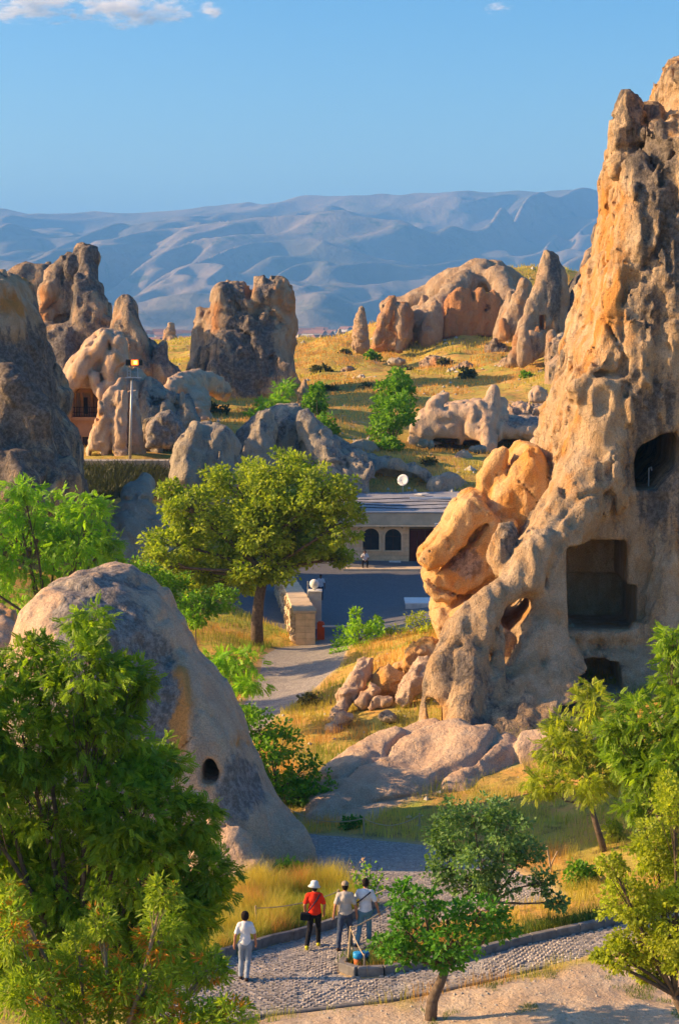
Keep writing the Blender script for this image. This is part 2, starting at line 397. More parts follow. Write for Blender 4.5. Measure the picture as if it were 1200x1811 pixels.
def ground_mat():
    m, n, b = newmat('ground_soil_and_grass'); P = pos(n)
    sandc = mixc(n, ramp(n, noise_(n, .8, 5, .6, P), .35, .65), (.52, .37, .25), (.60, .47, .34))
    sandc = mixc(n, ramp(n, noise_(n, 9, 4, .7, P), .5, .72), sandc, (.38, .27, .17))
    gr = mixc(n, ramp(n, noise_(n, .45, 6, .65, P), .4, .62), (.46, .37, .09), (.58, .33, .10))
    gr = mixc(n, ramp(n, noise_(n, .16, 5, .65, P), .56, .66), gr, (.32, .36, .07))
    gr = mixc(n, ramp(n, noise_(n, 1.6, 6, .75, P), .5, .66), gr, (.22, .17, .06))
    c = mixc(n, attr(n, 'sand'), gr, sandc)
    fx = nd(n, 'NewGeometry')
    soil = ramp(n, noise_(n, .5, 6, .7, P), .60, .68)
    c = mixc(n, math_(n, 'MULTIPLY', soil, attr(n, 'hill')), c, (.56, .42, .28))
    val = mixc(n, ramp(n, noise_(n, .004, 6, .6, P, (1, .35, 1)), .45, .58), (.20, .17, .09), (.10, .12, .06))
    c = mixc(n, attr(n, 'valley'), c, val)
    n.links.new(c, b.inputs['Base Color']); b.inputs['Roughness'].default_value = 1; b.inputs['Specular IOR Level'].default_value = 0
    nb = bump(n, noise_(n, 2.2, 6, .7, P), .8, .15); nb = bump(n, noise_(n, 14, 4, .7, P), .8, .03, nb)
    n.links.new(nb, b.inputs['Normal']); return m
M['ground'] = ground_mat()
ys = np.concatenate([np.concatenate([np.arange(5, 30, 1.5), np.arange(30, 72, .4)]), np.geomspace(72, 420, 330), np.geomspace(430, 45000, 90)])
us = np.concatenate([np.linspace(-6, -.5, 14)[:-1], np.concatenate([np.linspace(-.5, -.27, 30)[:-1], np.linspace(-.27, .27, 210), np.linspace(.27, .5, 30)[1:]]), np.linspace(.5, 6, 14)[1:]])
YY, UU = np.meshgrid(ys, us, indexing='ij'); XX = UU * np.maximum(YY, 20)
ZZ = gfull(XX, YY)
nr, nc = YY.shape
ii = (np.arange(nr - 1)[:, None] * nc + np.arange(nc - 1)[None]).ravel()
Qg = np.stack([ii, ii + 1, ii + nc + 1, ii + nc], 1)
sandv = np.clip(.5 - polysd(WS, XX, YY) / .8 + fbm(XX * 1.3, YY * 1.3, XX * 0, 3) * .5, 0, 1)
sandv = np.maximum(sandv, np.clip(.5 - polysd(WS2, XX, YY) / .9 + fbm(XX, YY, XX * 0, 3) * .5, 0, 1))
# packed earth round the paths and in the yard
sandv = np.maximum(sandv, np.clip(.6 - inpath(XX, YY) / .5, 0, 1) * .7)
hill = np.clip((YY - 120) / 40, 0, 1); vall = np.clip((YY - 420) / 300, 0, 1)
me = npmesh('ground', np.stack([XX, YY, ZZ], -1).reshape(-1, 3), Qg, True, {'sand': sandv.ravel(), 'hill': hill.ravel(), 'valley': vall.ravel()})
tag(link('ground', me, M['ground']), kind='structure')

# ------------------------------------------------------------------ mountains
def mountain():
    crest = [(-900, 392), (-300, 380), (0, 375), (90, 381), (250, 378), (400, 366), (500, 357), (620, 342), (700, 340), (800, 342), (870, 349), (950, 345), (1000, 338), (1060, 345), (1110, 352), (1300, 345), (1700, 365), (2200, 360)]
    cx = np.array([c[0] for c in crest]); cz = np.array([c[1] for c in crest])
    ysm = np.concatenate([np.geomspace(3800, 9300, 300), np.geomspace(9500, 14000, 12)]); usm = np.concatenate([np.linspace(-.52, -.26, 60)[:-1], np.linspace(-.26, .26, 400), np.linspace(.26, .52, 60)[1:]])
    Y, U = np.meshgrid(ysm, usm, indexing='ij'); X = U * Y
    pxs = CX + F * U
    top = np.interp(pxs, cx, cz); R = CZ + 9000 * (YH - top) / F
    s = np.clip((Y - 4100) / 4900, 0, 1)
    z = -22 + (R + 22) * (s ** 1.25)
    back = np.clip((Y - 9000) / 5000, 0, 1); z = z - back * 350
    wx = X + 500 * fbm(X / 2600, Y / 2600, X * 0 + 2, 2) - (Y - 6000) * .35
    n1 = 1 - np.sqrt(fbm(wx / 420, Y / 1100, X * 0 + 1, 1) ** 2 + .012) * 1.6
    n2 = 1 - np.sqrt(fbm(wx / 190 + 5, Y / 480, X * 0 + 8, 2) ** 2 + .02) * 1.3
    n3 = fbm(X / 1500, Y / 1300, X * 0 + 5, 2)
    amp = np.clip(s * 2.2, 0, 1) * np.clip((1 - s) * 4, .12, 1) * (1 - back)
    z = z + amp * (n1 * 200 + n2 * 95 + n3 * 90 - 150)
    z += np.clip(s * 6, 0, 1) * (1 - s) * 12 * fbm(X / 160, Y / 300, X * 0, 2)
    nr, nc = Y.shape
    ii = (np.arange(nr - 1)[:, None] * nc + np.arange(nc - 1)[None]).ravel()
    Q = np.stack([ii, ii + 1, ii + nc + 1, ii + nc], 1)
    m, n, b = newmat('mountain_slopes'); P = pos(n)
    c = mixc(n, ramp(n, noise_(n, .0016, 7, .65, P, (1, .5, 1)), .42, .6), (.30, .24, .17), (.17, .155, .11))
    c = mixc(n, ramp(n, noise_(n, .006, 6, .7, P), .56, .66), c, (.10, .115, .07))
    n.links.new(c, b.inputs['Base Color']); b.inputs['Roughness'].default_value = 1; b.inputs['Specular IOR Level'].default_value = 0
    n.links.new(bump(n, noise_(n, .012, 8, .7, P, (1, .6, 1)), .9, 22), b.inputs['Normal'])
    tag(link('mountains', npmesh('mountains', np.stack([X, Y, z], -1).reshape(-1, 3), Q), m), kind='structure')
mountain()
# haze: one closed box of even, pale air
def haze():
    bm = bmesh.new(); bmesh.ops.create_cube(bm, size=1)
    lo, hi = np.array([-7800, -300, -45]), np.array([7800, 14500, 900])
    for v in bm.verts: v.co = Vector(((lo + hi) / 2 + np.array(v.co) * (hi - lo)).tolist())
    me = bpy.data.meshes.new('haze'); bm.to_mesh(me); bm.free()
    m = bpy.data.materials.new('haze_air'); m.use_nodes = True; n = m.node_tree; n.nodes.clear()
    out = n.nodes.new('ShaderNodeOutputMaterial'); v = n.nodes.new('ShaderNodeVolumePrincipled')
    v.inputs['Color'].default_value = (.18, .48, 1, 1); v.inputs['Density'].default_value = 1.25e-4; v.inputs['Anisotropy'].default_value = .0
    n.links.new(v.outputs[0], out.inputs['Volume'])
    tag(link('haze', me, m), kind='stuff')
haze()

def clouds():
    m = bpy.data.materials.new('cloud_vapour'); m.use_nodes = True; n = m.node_tree; n.nodes.clear(); out = n.nodes.new('ShaderNodeOutputMaterial'); v = n.nodes.new('ShaderNodeVolumePrincipled')
    v.inputs['Color'].default_value = (1, 1, 1, 1); v.inputs['Anisotropy'].default_value = .0; n.links.new(v.outputs[0], out.inputs['Volume'])
    tc = n.nodes.new('ShaderNodeTexCoord'); ln = n.nodes.new('ShaderNodeVectorMath'); ln.operation = 'LENGTH'; n.links.new(tc.outputs['Object'], ln.inputs[0])
    d = math_(n, 'SUBTRACT', math_(n, 'MULTIPLY_ADD', noise_(n, .0032, 9, .7, pos(n), (.8, .8, 2.4)), 5.5, -1.95), ln.outputs['Value'])
    n.links.new(ramp(n, d, .1, 1.0, 0, .007), v.inputs['Density'])
    for x, y, rx, ry, lb in ((60, 8, 105, 36, 'thin white cloud wisp in the top left corner'), (235, 18, 125, 34, 'longest thin white cloud along the top edge'), (372, 20, 24, 14, 'tiny white cloud puff right of the long one'), (882, 13, 26, 9, 'faint small cloud scrap high over the mountains')):
        D = 24000; c = at(x, y, D); s = D / F; bm = bmesh.new(); bmesh.ops.create_icosphere(bm, subdivisions=3, radius=1); me = bpy.data.meshes.new('cloud'); bm.to_mesh(me); bm.free()
        o = link('cloud', me, m); o.location = c.tolist(); o.scale = (rx * s, 500, ry * s); tag(o, lb, 'cloud')
clouds()
# ------------------------------------------------------------------ great cliff on the right
OUT = [(1202, 118), (1194, 160), (1188, 194), (1170, 210), (1155, 230), (1136, 236), (1116, 244), (1104, 266), (1093, 300), (1088, 340), (1082, 372), (1076, 405), (1060, 450), (1050, 480), (1038, 530), (1030, 570), (1012, 620), (1000, 680), (982, 730),
       (962, 800), (958, 850), (940, 890), (915, 925), (890, 965), (900, 1010), (905, 1060), (885, 1110), (850, 1150), (800, 1190), (775, 1250), (772, 1330), (850, 1390), (1000, 1400), (1200, 1400), (1420, 1400), (1440, 110), (1290, 75), (1222, 92)]
OUT = [(x + (14 if x < 1110 and y < 860 else 0), y) for x, y in OUT]
NOI = ((.40, 3.2, 7, 'b'), (.30, 1.3, 4.2, 'b'), (.24, .7, 1.5, 'r'), (.10, .33, .5, 'r'))
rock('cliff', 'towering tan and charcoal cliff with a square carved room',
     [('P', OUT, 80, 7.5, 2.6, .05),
      # pinnacles on the skyline
      ('C', [(1108, 186, 79, .38), (1110, 235, 79, .62), (1114, 290, 79, .8)]),
      ('C', [(1154, 202, 80, .35), (1152, 250, 80, .8)]),
      # buttresses of the lit left flank
      ('C', [(1134, 430, 75.6, .9), (1118, 520, 75.2, 1.1), (1098, 640, 74.8, 1.3), (1068, 760, 74.4, 1.4), (1032, 870, 73.6, 1.4), (982, 950, 72, 1.0)]),
      ('C', [(1136, 300, 75.6, .9), (1140, 480, 75.2, 1.1), (1150, 640, 74.6, 1.0)]),
      ('C', [(1190, 420, 75, 1.2), (1200, 640, 74.5, 1.3), (1215, 850, 74, 1.4), (1200, 1000, 73.4, 1.3), (1190, 1150, 72.5, 1.6)]),
      ('C', [(1050, 690, 74, .9), (1078, 790, 73.6, .8), (1088, 880, 73.4, .7)]),
      # body of the skirt and the drapery of spurs on it
      ('P', [(1010, 930), (960, 960), (925, 1000), (880, 1060), (820, 1115), (790, 1160), (778, 1230), (778, 1350), (1040, 1360), (1010, 1240), (985, 1150), (1005, 1060)], 72.0, 2.6, 1.2, .10),
      ('C', [(985, 925, 72, .7), (930, 985, 70.6, .6), (908, 1035, 70, .5), (868, 1062, 69.4, .6), (815, 1115, 68.8, .7), (788, 1180, 68.4, .8), (775, 1250, 68, .85), (775, 1320, 67.6, 1.0)]),
      ('C', [(900, 945, 71.4, .5), (880, 985, 71, .45), (888, 1010, 70.8, .3)]),
      ('C', [(958, 975, 70.4, .4), (940, 1030, 69.8, .35)]),
      ('C', [(856, 1085, 69.0, .5), (838, 1150, 68.2, .6), (826, 1230, 67.4, .7), (822, 1320, 66.6, .9)]),
      ('C', [(882, 1125, 69.0, .3), (878, 1180, 68.4, .38), (872, 1250, 67.4, .5), (870, 1320, 66.6, .8)]),
      ('C', [(955, 1125, 69.7, .6), (930, 1180, 69.2, .9), (918, 1260, 68.2, 1.3), (920, 1330, 67, 1.6)]),
      ('C', [(988, 960, 71.6, .6), (976, 1040, 70.8, .7), (974, 1120, 70.2, .9), (985, 1200, 69.4, 1.3), (990, 1290, 68, 1.6)]),
      ('P', [(985, 1118), (1125, 1112), (1200, 1130), (1260, 1200), (1260, 1330), (960, 1340), (970, 1200)], 74, 4.6, 1.8, .25),
      ('C', [(1000, 1120, 72, .5), (1060, 1125, 72, .45), (1110, 1120, 72, .5)]),
      ('C', [(1100, 1290, 69.5, 1.2), (1200, 1290, 69, 1.6)]),
      ('E', 880, 1370, 66, 3.6, 3.0, 1.5)],
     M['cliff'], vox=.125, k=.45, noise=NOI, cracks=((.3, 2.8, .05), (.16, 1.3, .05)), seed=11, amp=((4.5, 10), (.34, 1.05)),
     cuts=[('B', 986, 957, 1110, 1104, 73, 76.6, .12), ('B', 996, 1012, 1100, 1088, 77, 77.1, .08),
           ('P', [(1104, 800), (1118, 778), (1150, 760), (1172, 756), (1182, 775), (1178, 812), (1160, 830), (1140, 856), (1106, 856)], 76, 9, .3),
           ('P', [(1018, 1192), (1060, 1182), (1108, 1190), (1112, 1238), (1022, 1232)], 69, 5, .3),
           ('P', [(978, 1240), (1040, 1236), (1046, 1256), (985, 1258)], 68, 3.5, .1),
           ('P', [(886, 1108), (890, 1075), (915, 1058), (938, 1060), (940, 1078), (922, 1100), (900, 1117)], 70, 4.2, .2),
           ('P', [(752, 1238), (765, 1232), (782, 1250), (782, 1290), (770, 1305), (760, 1285)], 67.6, 1.3, .1),
           ('E', 1165, 700, 71.2, .35, .8, .35), ('E', 1135, 1000, 71, .15, .6, .2), ('E', 1150, 930, 71, .12, .6, .2), ('E', 1142, 1050, 70.6, .12, .6, .15), ('E', 1160, 985, 70.6, .1, .6, .12),
           ('E', 1160, 1070, 70.3, .1, .6, .12), ('E', 1128, 960, 71, .1, .6, .12)],
     patina_shade=[(1165, 330, 60, 130, .16), (1160, 520, 60, 100, .10), (1130, 720, 70, 60, .04), (1060, 840, 40, 80, .10), (1180, 870, 60, 60, .10), (800, 1180, 30, 70, .14), (880, 1240, 70, 50, .06), (850, 1300, 100, 30, .08), (1110, 230, 30, 60, .08),
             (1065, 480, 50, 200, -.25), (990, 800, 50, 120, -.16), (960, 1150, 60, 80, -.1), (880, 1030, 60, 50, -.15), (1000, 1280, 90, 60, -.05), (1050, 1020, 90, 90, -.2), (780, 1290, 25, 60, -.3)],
     orange=[(1075, 420, 40, 160, .16), (1060, 600, 60, 110, .12), (980, 790, 40, 90, .10), (1150, 690, 50, 40, .10), (775, 1270, 20, 40, .3), (915, 1090, 30, 30, .25), (1050, 1020, 60, 70, -.05), (860, 1200, 120, 100, -.12), (950, 1120, 60, 200, -.12), (1100, 850, 90, 90, -.05)])  # orange at the arch hole is painted in place of sunlight inside it
rock('split_pinnacle', 'golden split rock pinnacle with deep cracks leaning against the left foot of the cliff',
     [('P', [(944, 786), (928, 783), (908, 803), (888, 828), (868, 868), (862, 930), (870, 980), (930, 1000), (1000, 960), (985, 880), (968, 840), (956, 805)], 82, 2.6, .35, .08),
      ('P', [(905, 800), (890, 789), (872, 802), (858, 820), (845, 846), (850, 880), (866, 862), (892, 830)], 80.6, .8, .3, .05),
      ('P', [(852, 878), (836, 870), (812, 880), (797, 902), (783, 928), (760, 952), (738, 980), (742, 992), (752, 1000), (778, 992), (800, 978), (832, 945), (868, 905)], 79.4, 1.8, .4, .04),
      ('P', [(865, 905), (832, 948), (800, 982), (770, 1002), (750, 1018), (750, 1036), (764, 1056), (790, 1058), (840, 1030), (880, 1005), (912, 960), (905, 915)], 79.8, 2.0, .35, .02),
      ('P', [(764, 1062), (800, 1058), (850, 1030), (900, 990), (960, 960), (990, 1250), (770, 1250), (775, 1180), (788, 1150), (768, 1110), (758, 1085)], 80.2, 2.4, .5, .06),
      ('P', [(800, 1085), (840, 1060), (880, 1090), (850, 1180), (790, 1230), (770, 1200)], 76.5, 1.2, .5, .1),
      ('P', [(940, 800), (925, 790), (900, 815), (868, 850), (850, 885), (820, 885), (800, 910), (765, 960), (750, 990), (762, 1045), (780, 1075), (785, 1200), (985, 1200), (985, 860)], 81.2, 2.8, .9, .04)],
     M['gold'], vox=.12, k=.2, noise=((.14, 1.7, 2.4, 'b'), (.10, .7, .9, 'r'), (.04, .3, .4, 'r')), cracks=((.5, 2.4, .035), (.15, 1.0, .04)), seed=5,
     patina_shade=[(830, 1000, 32, 26, .30), (812, 995, 30, 30, .15), (910, 850, 30, 20, .10), (900, 930, 20, 30, .12), (830, 900, 40, 40, -.1)], orange=[(930, 830, 60, 60, .14), (760, 980, 40, 60, .08), (900, 900, 60, 60, .06)], pb=-.10, ob=.04)
# ------------------------------------------------------------------ boulders at the foot of the cliff
def boulder(label, prims, seed, mat='gold', **kw):
    kw.setdefault('noise', ((.16, .9, 1.1, 'r'), (.09, .4, .5, 'r'), (.03, .2, .25))); kw.setdefault('cracks', ((.12, .8, .05),)); kw.setdefault('vox', .07); kw.setdefault('k', .25)
    return rock('boulder', label, prims, M[mat], seed=seed, cat='boulder', **kw)
boulder('long tan boulder leaning at the left end of the heap below the cliff', [('C', [(646, 1180, 74, .42), (628, 1210, 73, .55), (606, 1245, 72, .4), (592, 1275, 71.3, .3)])], 1, 'dome', pb=-.06)
boulder('low rounded pinkish boulder lying lowest on the grass below the cliff', [('C', [(608, 1272, 70.6, .42), (590, 1285, 70.3, .4)])], 2, 'dome', pb=-.2)
boulder('rounded bright yellow boulder in the heap below the cliff', [('E', 688, 1206, 73.6, .72, .8, .72), ('E', 672, 1222, 73.2, .5, .6, .5)], 3, ob=.16, pb=-.3)
boulder('slim pale boulder wedged beside the bright yellow boulder', [('C', [(662, 1218, 72.3, .3), (640, 1240, 72, .33)])], 4, 'dome', pb=-.2)
boulder('small round boulder in front of the bright yellow boulder', [('C', [(682, 1240, 71.8, .3), (660, 1250, 71.6, .35)])], 5, 'dome', pb=-.2)
boulder('tan wedge shaped boulder between the yellow boulder and the cliff foot', [('C', [(748, 1185, 73, .6), (728, 1215, 72, .5), (712, 1238, 71.5, .35)])], 6, 'dome', pb=-.1)
boulder('flat pink slab boulder above the heap beside the cliff', [('C', [(752, 1160, 76, .9), (728, 1178, 75, .6), (705, 1180, 75, .3)])], 7, ob=.1, pb=-.2)
boulder('little half buried pale stone in the grass below the boulder heap', [('E', 686, 1268, 70, .32, .4, .2)], 8, 'pale', pb=-.2)
rock('bare_slope', 'smooth bare beige slickrock slope below the cliff foot',
     [('C', [(790, 1330, 65.5, 1.2), (700, 1375, 63.5, .9), (620, 1430, 60.5, .7), (560, 1470, 58.5, .7)]), ('C', [(760, 1315, 66.5, 1.1), (660, 1345, 65.5, .8), (590, 1400, 62.5, .7)]),
      ('C', [(830, 1345, 64.5, 1.3), (760, 1400, 62, .8), (690, 1425, 60.8, .6)]), ('C', [(930, 1350, 63.8, 1.2), (1010, 1330, 64, 1.1)]), ('E', 690, 1400, 63, 3.6, 3.4, .9), ('C', [(700, 1340, 66, .8), (640, 1390, 63, .7), (570, 1450, 59.5, .5)]), ('C', [(860, 1350, 64, 1.2), (800, 1400, 61.5, .7)])],
     M['dome'], vox=.1, k=.9, noise=((.16, 2.2, 1.4, 'b'), (.05, .7, .5, 'r'), (.025, .3, .25, 'r')), seed=9, pb=-.35, ob=-.08, cat='rock slope')
# ------------------------------------------------------------------ domed rock at left
rock('domed_rock', 'huge smooth domed rock with grey crust and one small dark window at left',
     [('P', [(35, 1115), (45, 1078), (80, 1042), (130, 1018), (178, 1012), (220, 1020), (290, 1062), (325, 1110), (335, 1150), (358, 1185), (388, 1235), (414, 1300), (444, 1375), (480, 1432), (520, 1480), (560, 1522), (590, 1570), (560, 1600), (400, 1620), (200, 1640), (-60, 1640), (-40, 1300), (10, 1200)], 55, 4.0, 3.2, .05),
      ('P', [(325, 1160), (372, 1235), (412, 1300), (442, 1375), (478, 1432), (518, 1482), (556, 1524), (590, 1580), (380, 1600), (290, 1500), (300, 1300), (315, 1230)], 53.6, 2.6, 1.4, .10),
      ('C', [(470, 1460, 53.2, .8), (510, 1520, 52.6, .9)])],
     M['dome'], vox=.12, k=.8, noise=((.26, 3.4, 5.5, 'b'), (.10, 1.2, 3.4, 'b'), (.05, .5, .8, 'r')), cracks=((.16, 2.5, .05), (.08, 1.2, .04)), seed=23,
     cuts=[('P', [(360, 1378), (358, 1352), (364, 1340), (376, 1337), (384, 1350), (389, 1362), (385, 1380)], 52, 4.2, .1)],
     patina_shade=[(190, 1140, 95, 100, .5), (245, 1240, 80, 110, .4), (150, 1300, 120, 120, .3), (110, 1080, 40, 40, .06), (425, 1400, 40, 60, .3), (375, 1290, 25, 40, .15), (350, 1160, 60, 60, -.25), (290, 1080, 60, 50, -.22), (330, 1290, 55, 60, -.3), (60, 1100, 40, 60, -.15), (480, 1480, 80, 60, -.12)],
     orange=[(322, 1215, 16, 55, .5), (312, 1295, 26, 60, .4), (400, 1310, 45, 35, .22), (350, 1380, 40, 30, .15)], pb=-.03, ob=-.08)
rock('boulder', 'pale rock knob peeping out at the left edge beside the domed rock', [('P', [(-80, 1250), (-60, 1090), (-10, 1072), (22, 1090), (38, 1125), (30, 1180), (60, 1260)], 62, 2.0, 1.4)], M['dome'], vox=.14, seed=31, pb=-.06)
rock('foot_rock', 'low pale lumpy rock at the foot of the domed rock behind the locust tree',
     [('C', [(385, 1475, 50.5, .5), (410, 1500, 50.3, .7), (430, 1545, 50, .8), (370, 1540, 50, .8)]), ('C', [(440, 1560, 49.5, .6), (490, 1575, 49, .4)])], M['dome'], vox=.1, k=.4, noise=((.12, .8, .8), (.06, .3, .3)), seed=33, pb=-.2, ob=-.1)

# ------------------------------------------------------------------ left group
rock('shaded_crag', 'broad dark grey crag in shade filling the left edge behind the trees',
     [('P', [(-420, 950), (-430, 560), (-200, 500), (-60, 496), (0, 486), (22, 500), (40, 548), (55, 600), (72, 650), (90, 690), (105, 750), (122, 800), (130, 850), (120, 950)], 118, 8, 3.5, .1),
      ('C', [(20, 700, 110.5, 1.6), (60, 780, 110, 2.0), (95, 860, 109, 1.8)]), ('C', [(-10, 800, 109, 2.2), (30, 880, 108, 2.6)])],
     M['cliff'], vox=.26, k=.9, noise=((.6, 4, 7, 'b'), (.45, 1.8, 2.6), (.25, 1, 1.3, 'r')), cracks=((.35, 4, .06),), seed=41, patina_shade=[(60, 720, 60, 160, .1), (20, 530, 40, 40, -.3), (10, 640, 60, 40, .05)], orange=[(20, 535, 40, 40, .25), (60, 700, 80, 160, -.1)], pb=.08)
rock('back_ridge', 'dark jagged ridge behind the pointed peak at the upper left', [('P', [(-160, 700), (-150, 500), (-60, 492), (0, 486), (28, 484), (52, 474), (96, 464), (120, 520), (130, 700)], 212, 6, 2)],
     M['far'], vox=.45, seed=43, noise=((.9, 4, 6), (.4, 1.5, 2)), pb=.06)
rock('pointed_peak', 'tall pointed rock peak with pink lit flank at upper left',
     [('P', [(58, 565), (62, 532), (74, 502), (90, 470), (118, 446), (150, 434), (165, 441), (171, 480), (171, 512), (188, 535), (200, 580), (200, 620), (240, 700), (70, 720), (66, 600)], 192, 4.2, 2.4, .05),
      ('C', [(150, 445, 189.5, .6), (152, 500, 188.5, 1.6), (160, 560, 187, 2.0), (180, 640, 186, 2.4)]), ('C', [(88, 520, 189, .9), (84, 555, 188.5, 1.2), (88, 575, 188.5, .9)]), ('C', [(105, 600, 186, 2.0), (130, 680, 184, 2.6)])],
     M['far'], vox=.3, k=.7, noise=((.5, 3.6, 6, 'b'), (.4, 1.6, 2.2), (.22, 1, 1.2, 'r')), cracks=((.5, 5, .06),), seed=45, patina_shade=[(140, 480, 40, 60, .14), (130, 620, 60, 60, .14), (84, 540, 24, 36, -.4)], orange=[(84, 540, 22, 34, .2), (160, 500, 20, 30, .08)], pb=.02,
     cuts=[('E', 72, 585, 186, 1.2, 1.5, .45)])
rock('slim_cone', 'slim brown rock cone right of the pointed peak', [('P', [(196, 700), (200, 548), (212, 530), (228, 524), (240, 540), (250, 572), (270, 608), (290, 638), (297, 700)], 181, 3, 2, .03), ('C', [(225, 532, 179, .5), (226, 580, 178, 1.5), (240, 650, 177, 2)])],
     M['far'], vox=.28, k=.6, noise=((.5, 2.5, 3.5), (.22, 1, 1.4)), seed=47, pb=.03, orange=[(225, 590, 30, 60, .06)])
rock('block_rock', 'blocky grey rock shoulder between the slim cone and the great dark rock', [('P', [(262, 690), (270, 620), (290, 605), (298, 640), (318, 660), (322, 700)], 178, 2.5, 1.2)], M['far'], vox=.28, seed=49, pb=.02)
# carved monastery rock
rock('monastery_rock', 'lit lumpy rock holding the carved monastery front with a balcony',
     [('P', [(106, 830), (110, 735), (108, 680), (125, 645), (158, 602), (185, 583), (214, 590), (223, 612), (226, 650), (246, 660), (275, 694), (272, 740), (262, 830)], 151, 3.4, 1.6),
      ('C', [(190, 598, 147.8, .7), (165, 625, 147.5, .8), (140, 655, 147.2, .8), (122, 690, 147.2, .6), (118, 730, 147.4, .4)]), ('C', [(208, 605, 147.5, .6), (202, 650, 147.2, .9), (195, 680, 147, .8)]),
      ('C', [(165, 665, 147, .6), (180, 700, 146.6, .65), (190, 725, 146.5, .35)]), ('C', [(210, 620, 147.4, .6), (222, 650, 147.4, .5)]), ('C', [(120, 740, 147.8, .4), (122, 815, 147.6, .5)])],
     M['dome'], vox=.2, k=.35, noise=((.3, 1.6, 2.2), (.12, .7, .9)), cracks=((.25, 2, .06),), seed=51,
     cuts=[('P', [(124, 740), (124, 700), (134, 688), (160, 688), (182, 712), (182, 742)], 147, 3.0, .15), ('B', 124, 740, 176, 812, 147.5, 149.3, .1), ('E', 222, 662, 147, 1.0, 1.6, .9)],
     patina_shade=[(175, 600, 40, 20, .06)], orange=[(200, 640, 30, 40, .06)], pb=-.05)
rock('lit_spires', 'cluster of knobbly sunlit spires standing left of the lamp mast',
     [('C', [(218, 672, 144.5, .3), (205, 700, 144, .7), (190, 740, 143.6, .9), (180, 790, 143.4, 1.1), (182, 815, 143.4, 1.1)]), ('C', [(196, 688, 143.6, .3), (180, 720, 143.2, .45), (184, 740, 143, .5), (170, 770, 143, .6), (164, 805, 143, .6)]),
      ('C', [(236, 700, 145, .5), (236, 740, 144.6, .7), (238, 790, 144, .8), (240, 815, 144, .9)]), ('C', [(215, 700, 143.4, .5), (210, 760, 142.8, .6), (214, 810, 142.6, .6)])],
     M['dome'], vox=.14, k=.22, noise=((.2, .9, 1.2), (.08, .4, .5)), seed=53, orange=[(180, 720, 16, 30, .12)], pb=-.04,
     cuts=[('B', 160, 797, 180, 812, 143, 144.4, .08), ('B', 192, 797, 202, 812, 142.6, 144, .08)])
rock('draped_rocks', 'grey draped rock folds right of the lamp mast with a dark cave',
     [('P', [(236, 820), (240, 700), (262, 665), (295, 690), (330, 700), (352, 742), (345, 775), (322, 820)], 150, 2.6, 1.3),
      ('C', [(308, 690, 147, .3), (298, 715, 146.6, .6), (285, 750, 146.2, .7), (282, 790, 146, .7), (280, 815, 146, .7)]), ('C', [(322, 700, 147, .35), (326, 740, 146.6, .9), (318, 775, 146.4, .8)]),
      ('C', [(262, 700, 147.6, .6), (256, 740, 147, .8), (252, 800, 146.6, .9)]), ('C', [(272, 725, 146.4, .5), (268, 770, 146, .5)])],
     M['pale'], vox=.2, k=.22, noise=((.35, 1.3, 3), (.2, .6, .9)), cracks=((.4, 1.8, .06),), seed=55, pb=.04, cuts=[('B', 290, 792, 314, 815, 147, 151, .1)])
rock('pale_cone', 'smooth pale pyramid of rock behind the lamp mast', [('P', [(200, 740), (222, 680), (238, 648), (250, 655), (278, 700), (300, 740)], 157, 2.2, 1.4)], M['dome'], vox=.22, seed=56, noise=((.15, 2, 3),), pb=-.2, ob=-.1)
rock('ledge_rock', 'flat topped tan ledge of rock left of the great dark rock base', [('C', [(300, 690, 165, .9), (330, 672, 168, .9), (355, 672, 170, 1.0), (390, 690, 172, 1.2)]), ('C', [(340, 700, 168, 1.5), (350, 740, 165, 1.5)])], M['dome'], vox=.24, k=.8, seed=57, noise=((.35, 1.8, 1.8),), pb=-.06)
rock('mossy_mound', 'squat grey mound topped with dry grass left of the roof and above the maple',
     [('P', [(296, 900), (300, 840), (312, 792), (330, 762), (352, 748), (372, 748), (402, 762), (425, 792), (420, 850), (400, 900)], 134, 3, 2), ('C', [(345, 758, 131.5, .6), (335, 800, 131, 1.2), (330, 850, 130.5, 1.4)]), ('C', [(385, 780, 132, 1.2), (390, 840, 131, 1.4)])],
     M['pale'], vox=.22, k=.6, seed=59, noise=((.35, 1.6, 1.8), (.14, .6, .7)), pb=0)
rock('hollow_rock', 'long grey rock with a scooped out hollow holding the satellite dish behind the flat roof',
     [('P', [(412, 910), (412, 800), (425, 762), (455, 737), (490, 722), (525, 720), (548, 735), (575, 762), (605, 787), (640, 803), (700, 817), (740, 826), (752, 850), (760, 910)], 151, 4.5, 2.2, .1),
      ('C', [(470, 740, 146.5, 1.0), (460, 790, 146, 1.5), (455, 850, 145, 1.8)]), ('C', [(540, 745, 147, 1.0), (570, 800, 146, 1.6), (600, 850, 145, 1.6)]), ('C', [(648, 830, 144.5, .55), (645, 865, 144, .6)]), ('C', [(625, 815, 146, 1.1), (630, 870, 144.6, 1.1)]),
      ('C', [(700, 826, 147, .6), (750, 850, 147, .8), (760, 870, 147, .8)])],
     M['pale'], vox=.22, k=.6, seed=61, noise=((.4, 2.4, 2.6), (.28, .8, 1)), cracks=((.3, 3, .06), (.2, 1.2, .05)), pb=.04,
     cuts=[('P', [(658, 880), (658, 850), (668, 838), (700, 834), (735, 842), (758, 860), (765, 880)], 145, 3.5, .3), ('B', 652, 842, 678, 868, 146, 150, .2)])
rock('whale_rock', 'smooth whale backed grey rock right of the satellite dish', [('C', [(775, 862, 146, 1.0), (795, 855, 147, 1.1), (830, 872, 148, .8), (870, 885, 149, .6)])], M['pale'], vox=.2, k=.6, seed=63, noise=((.2, 1.6, 1.6),), pb=-.02)
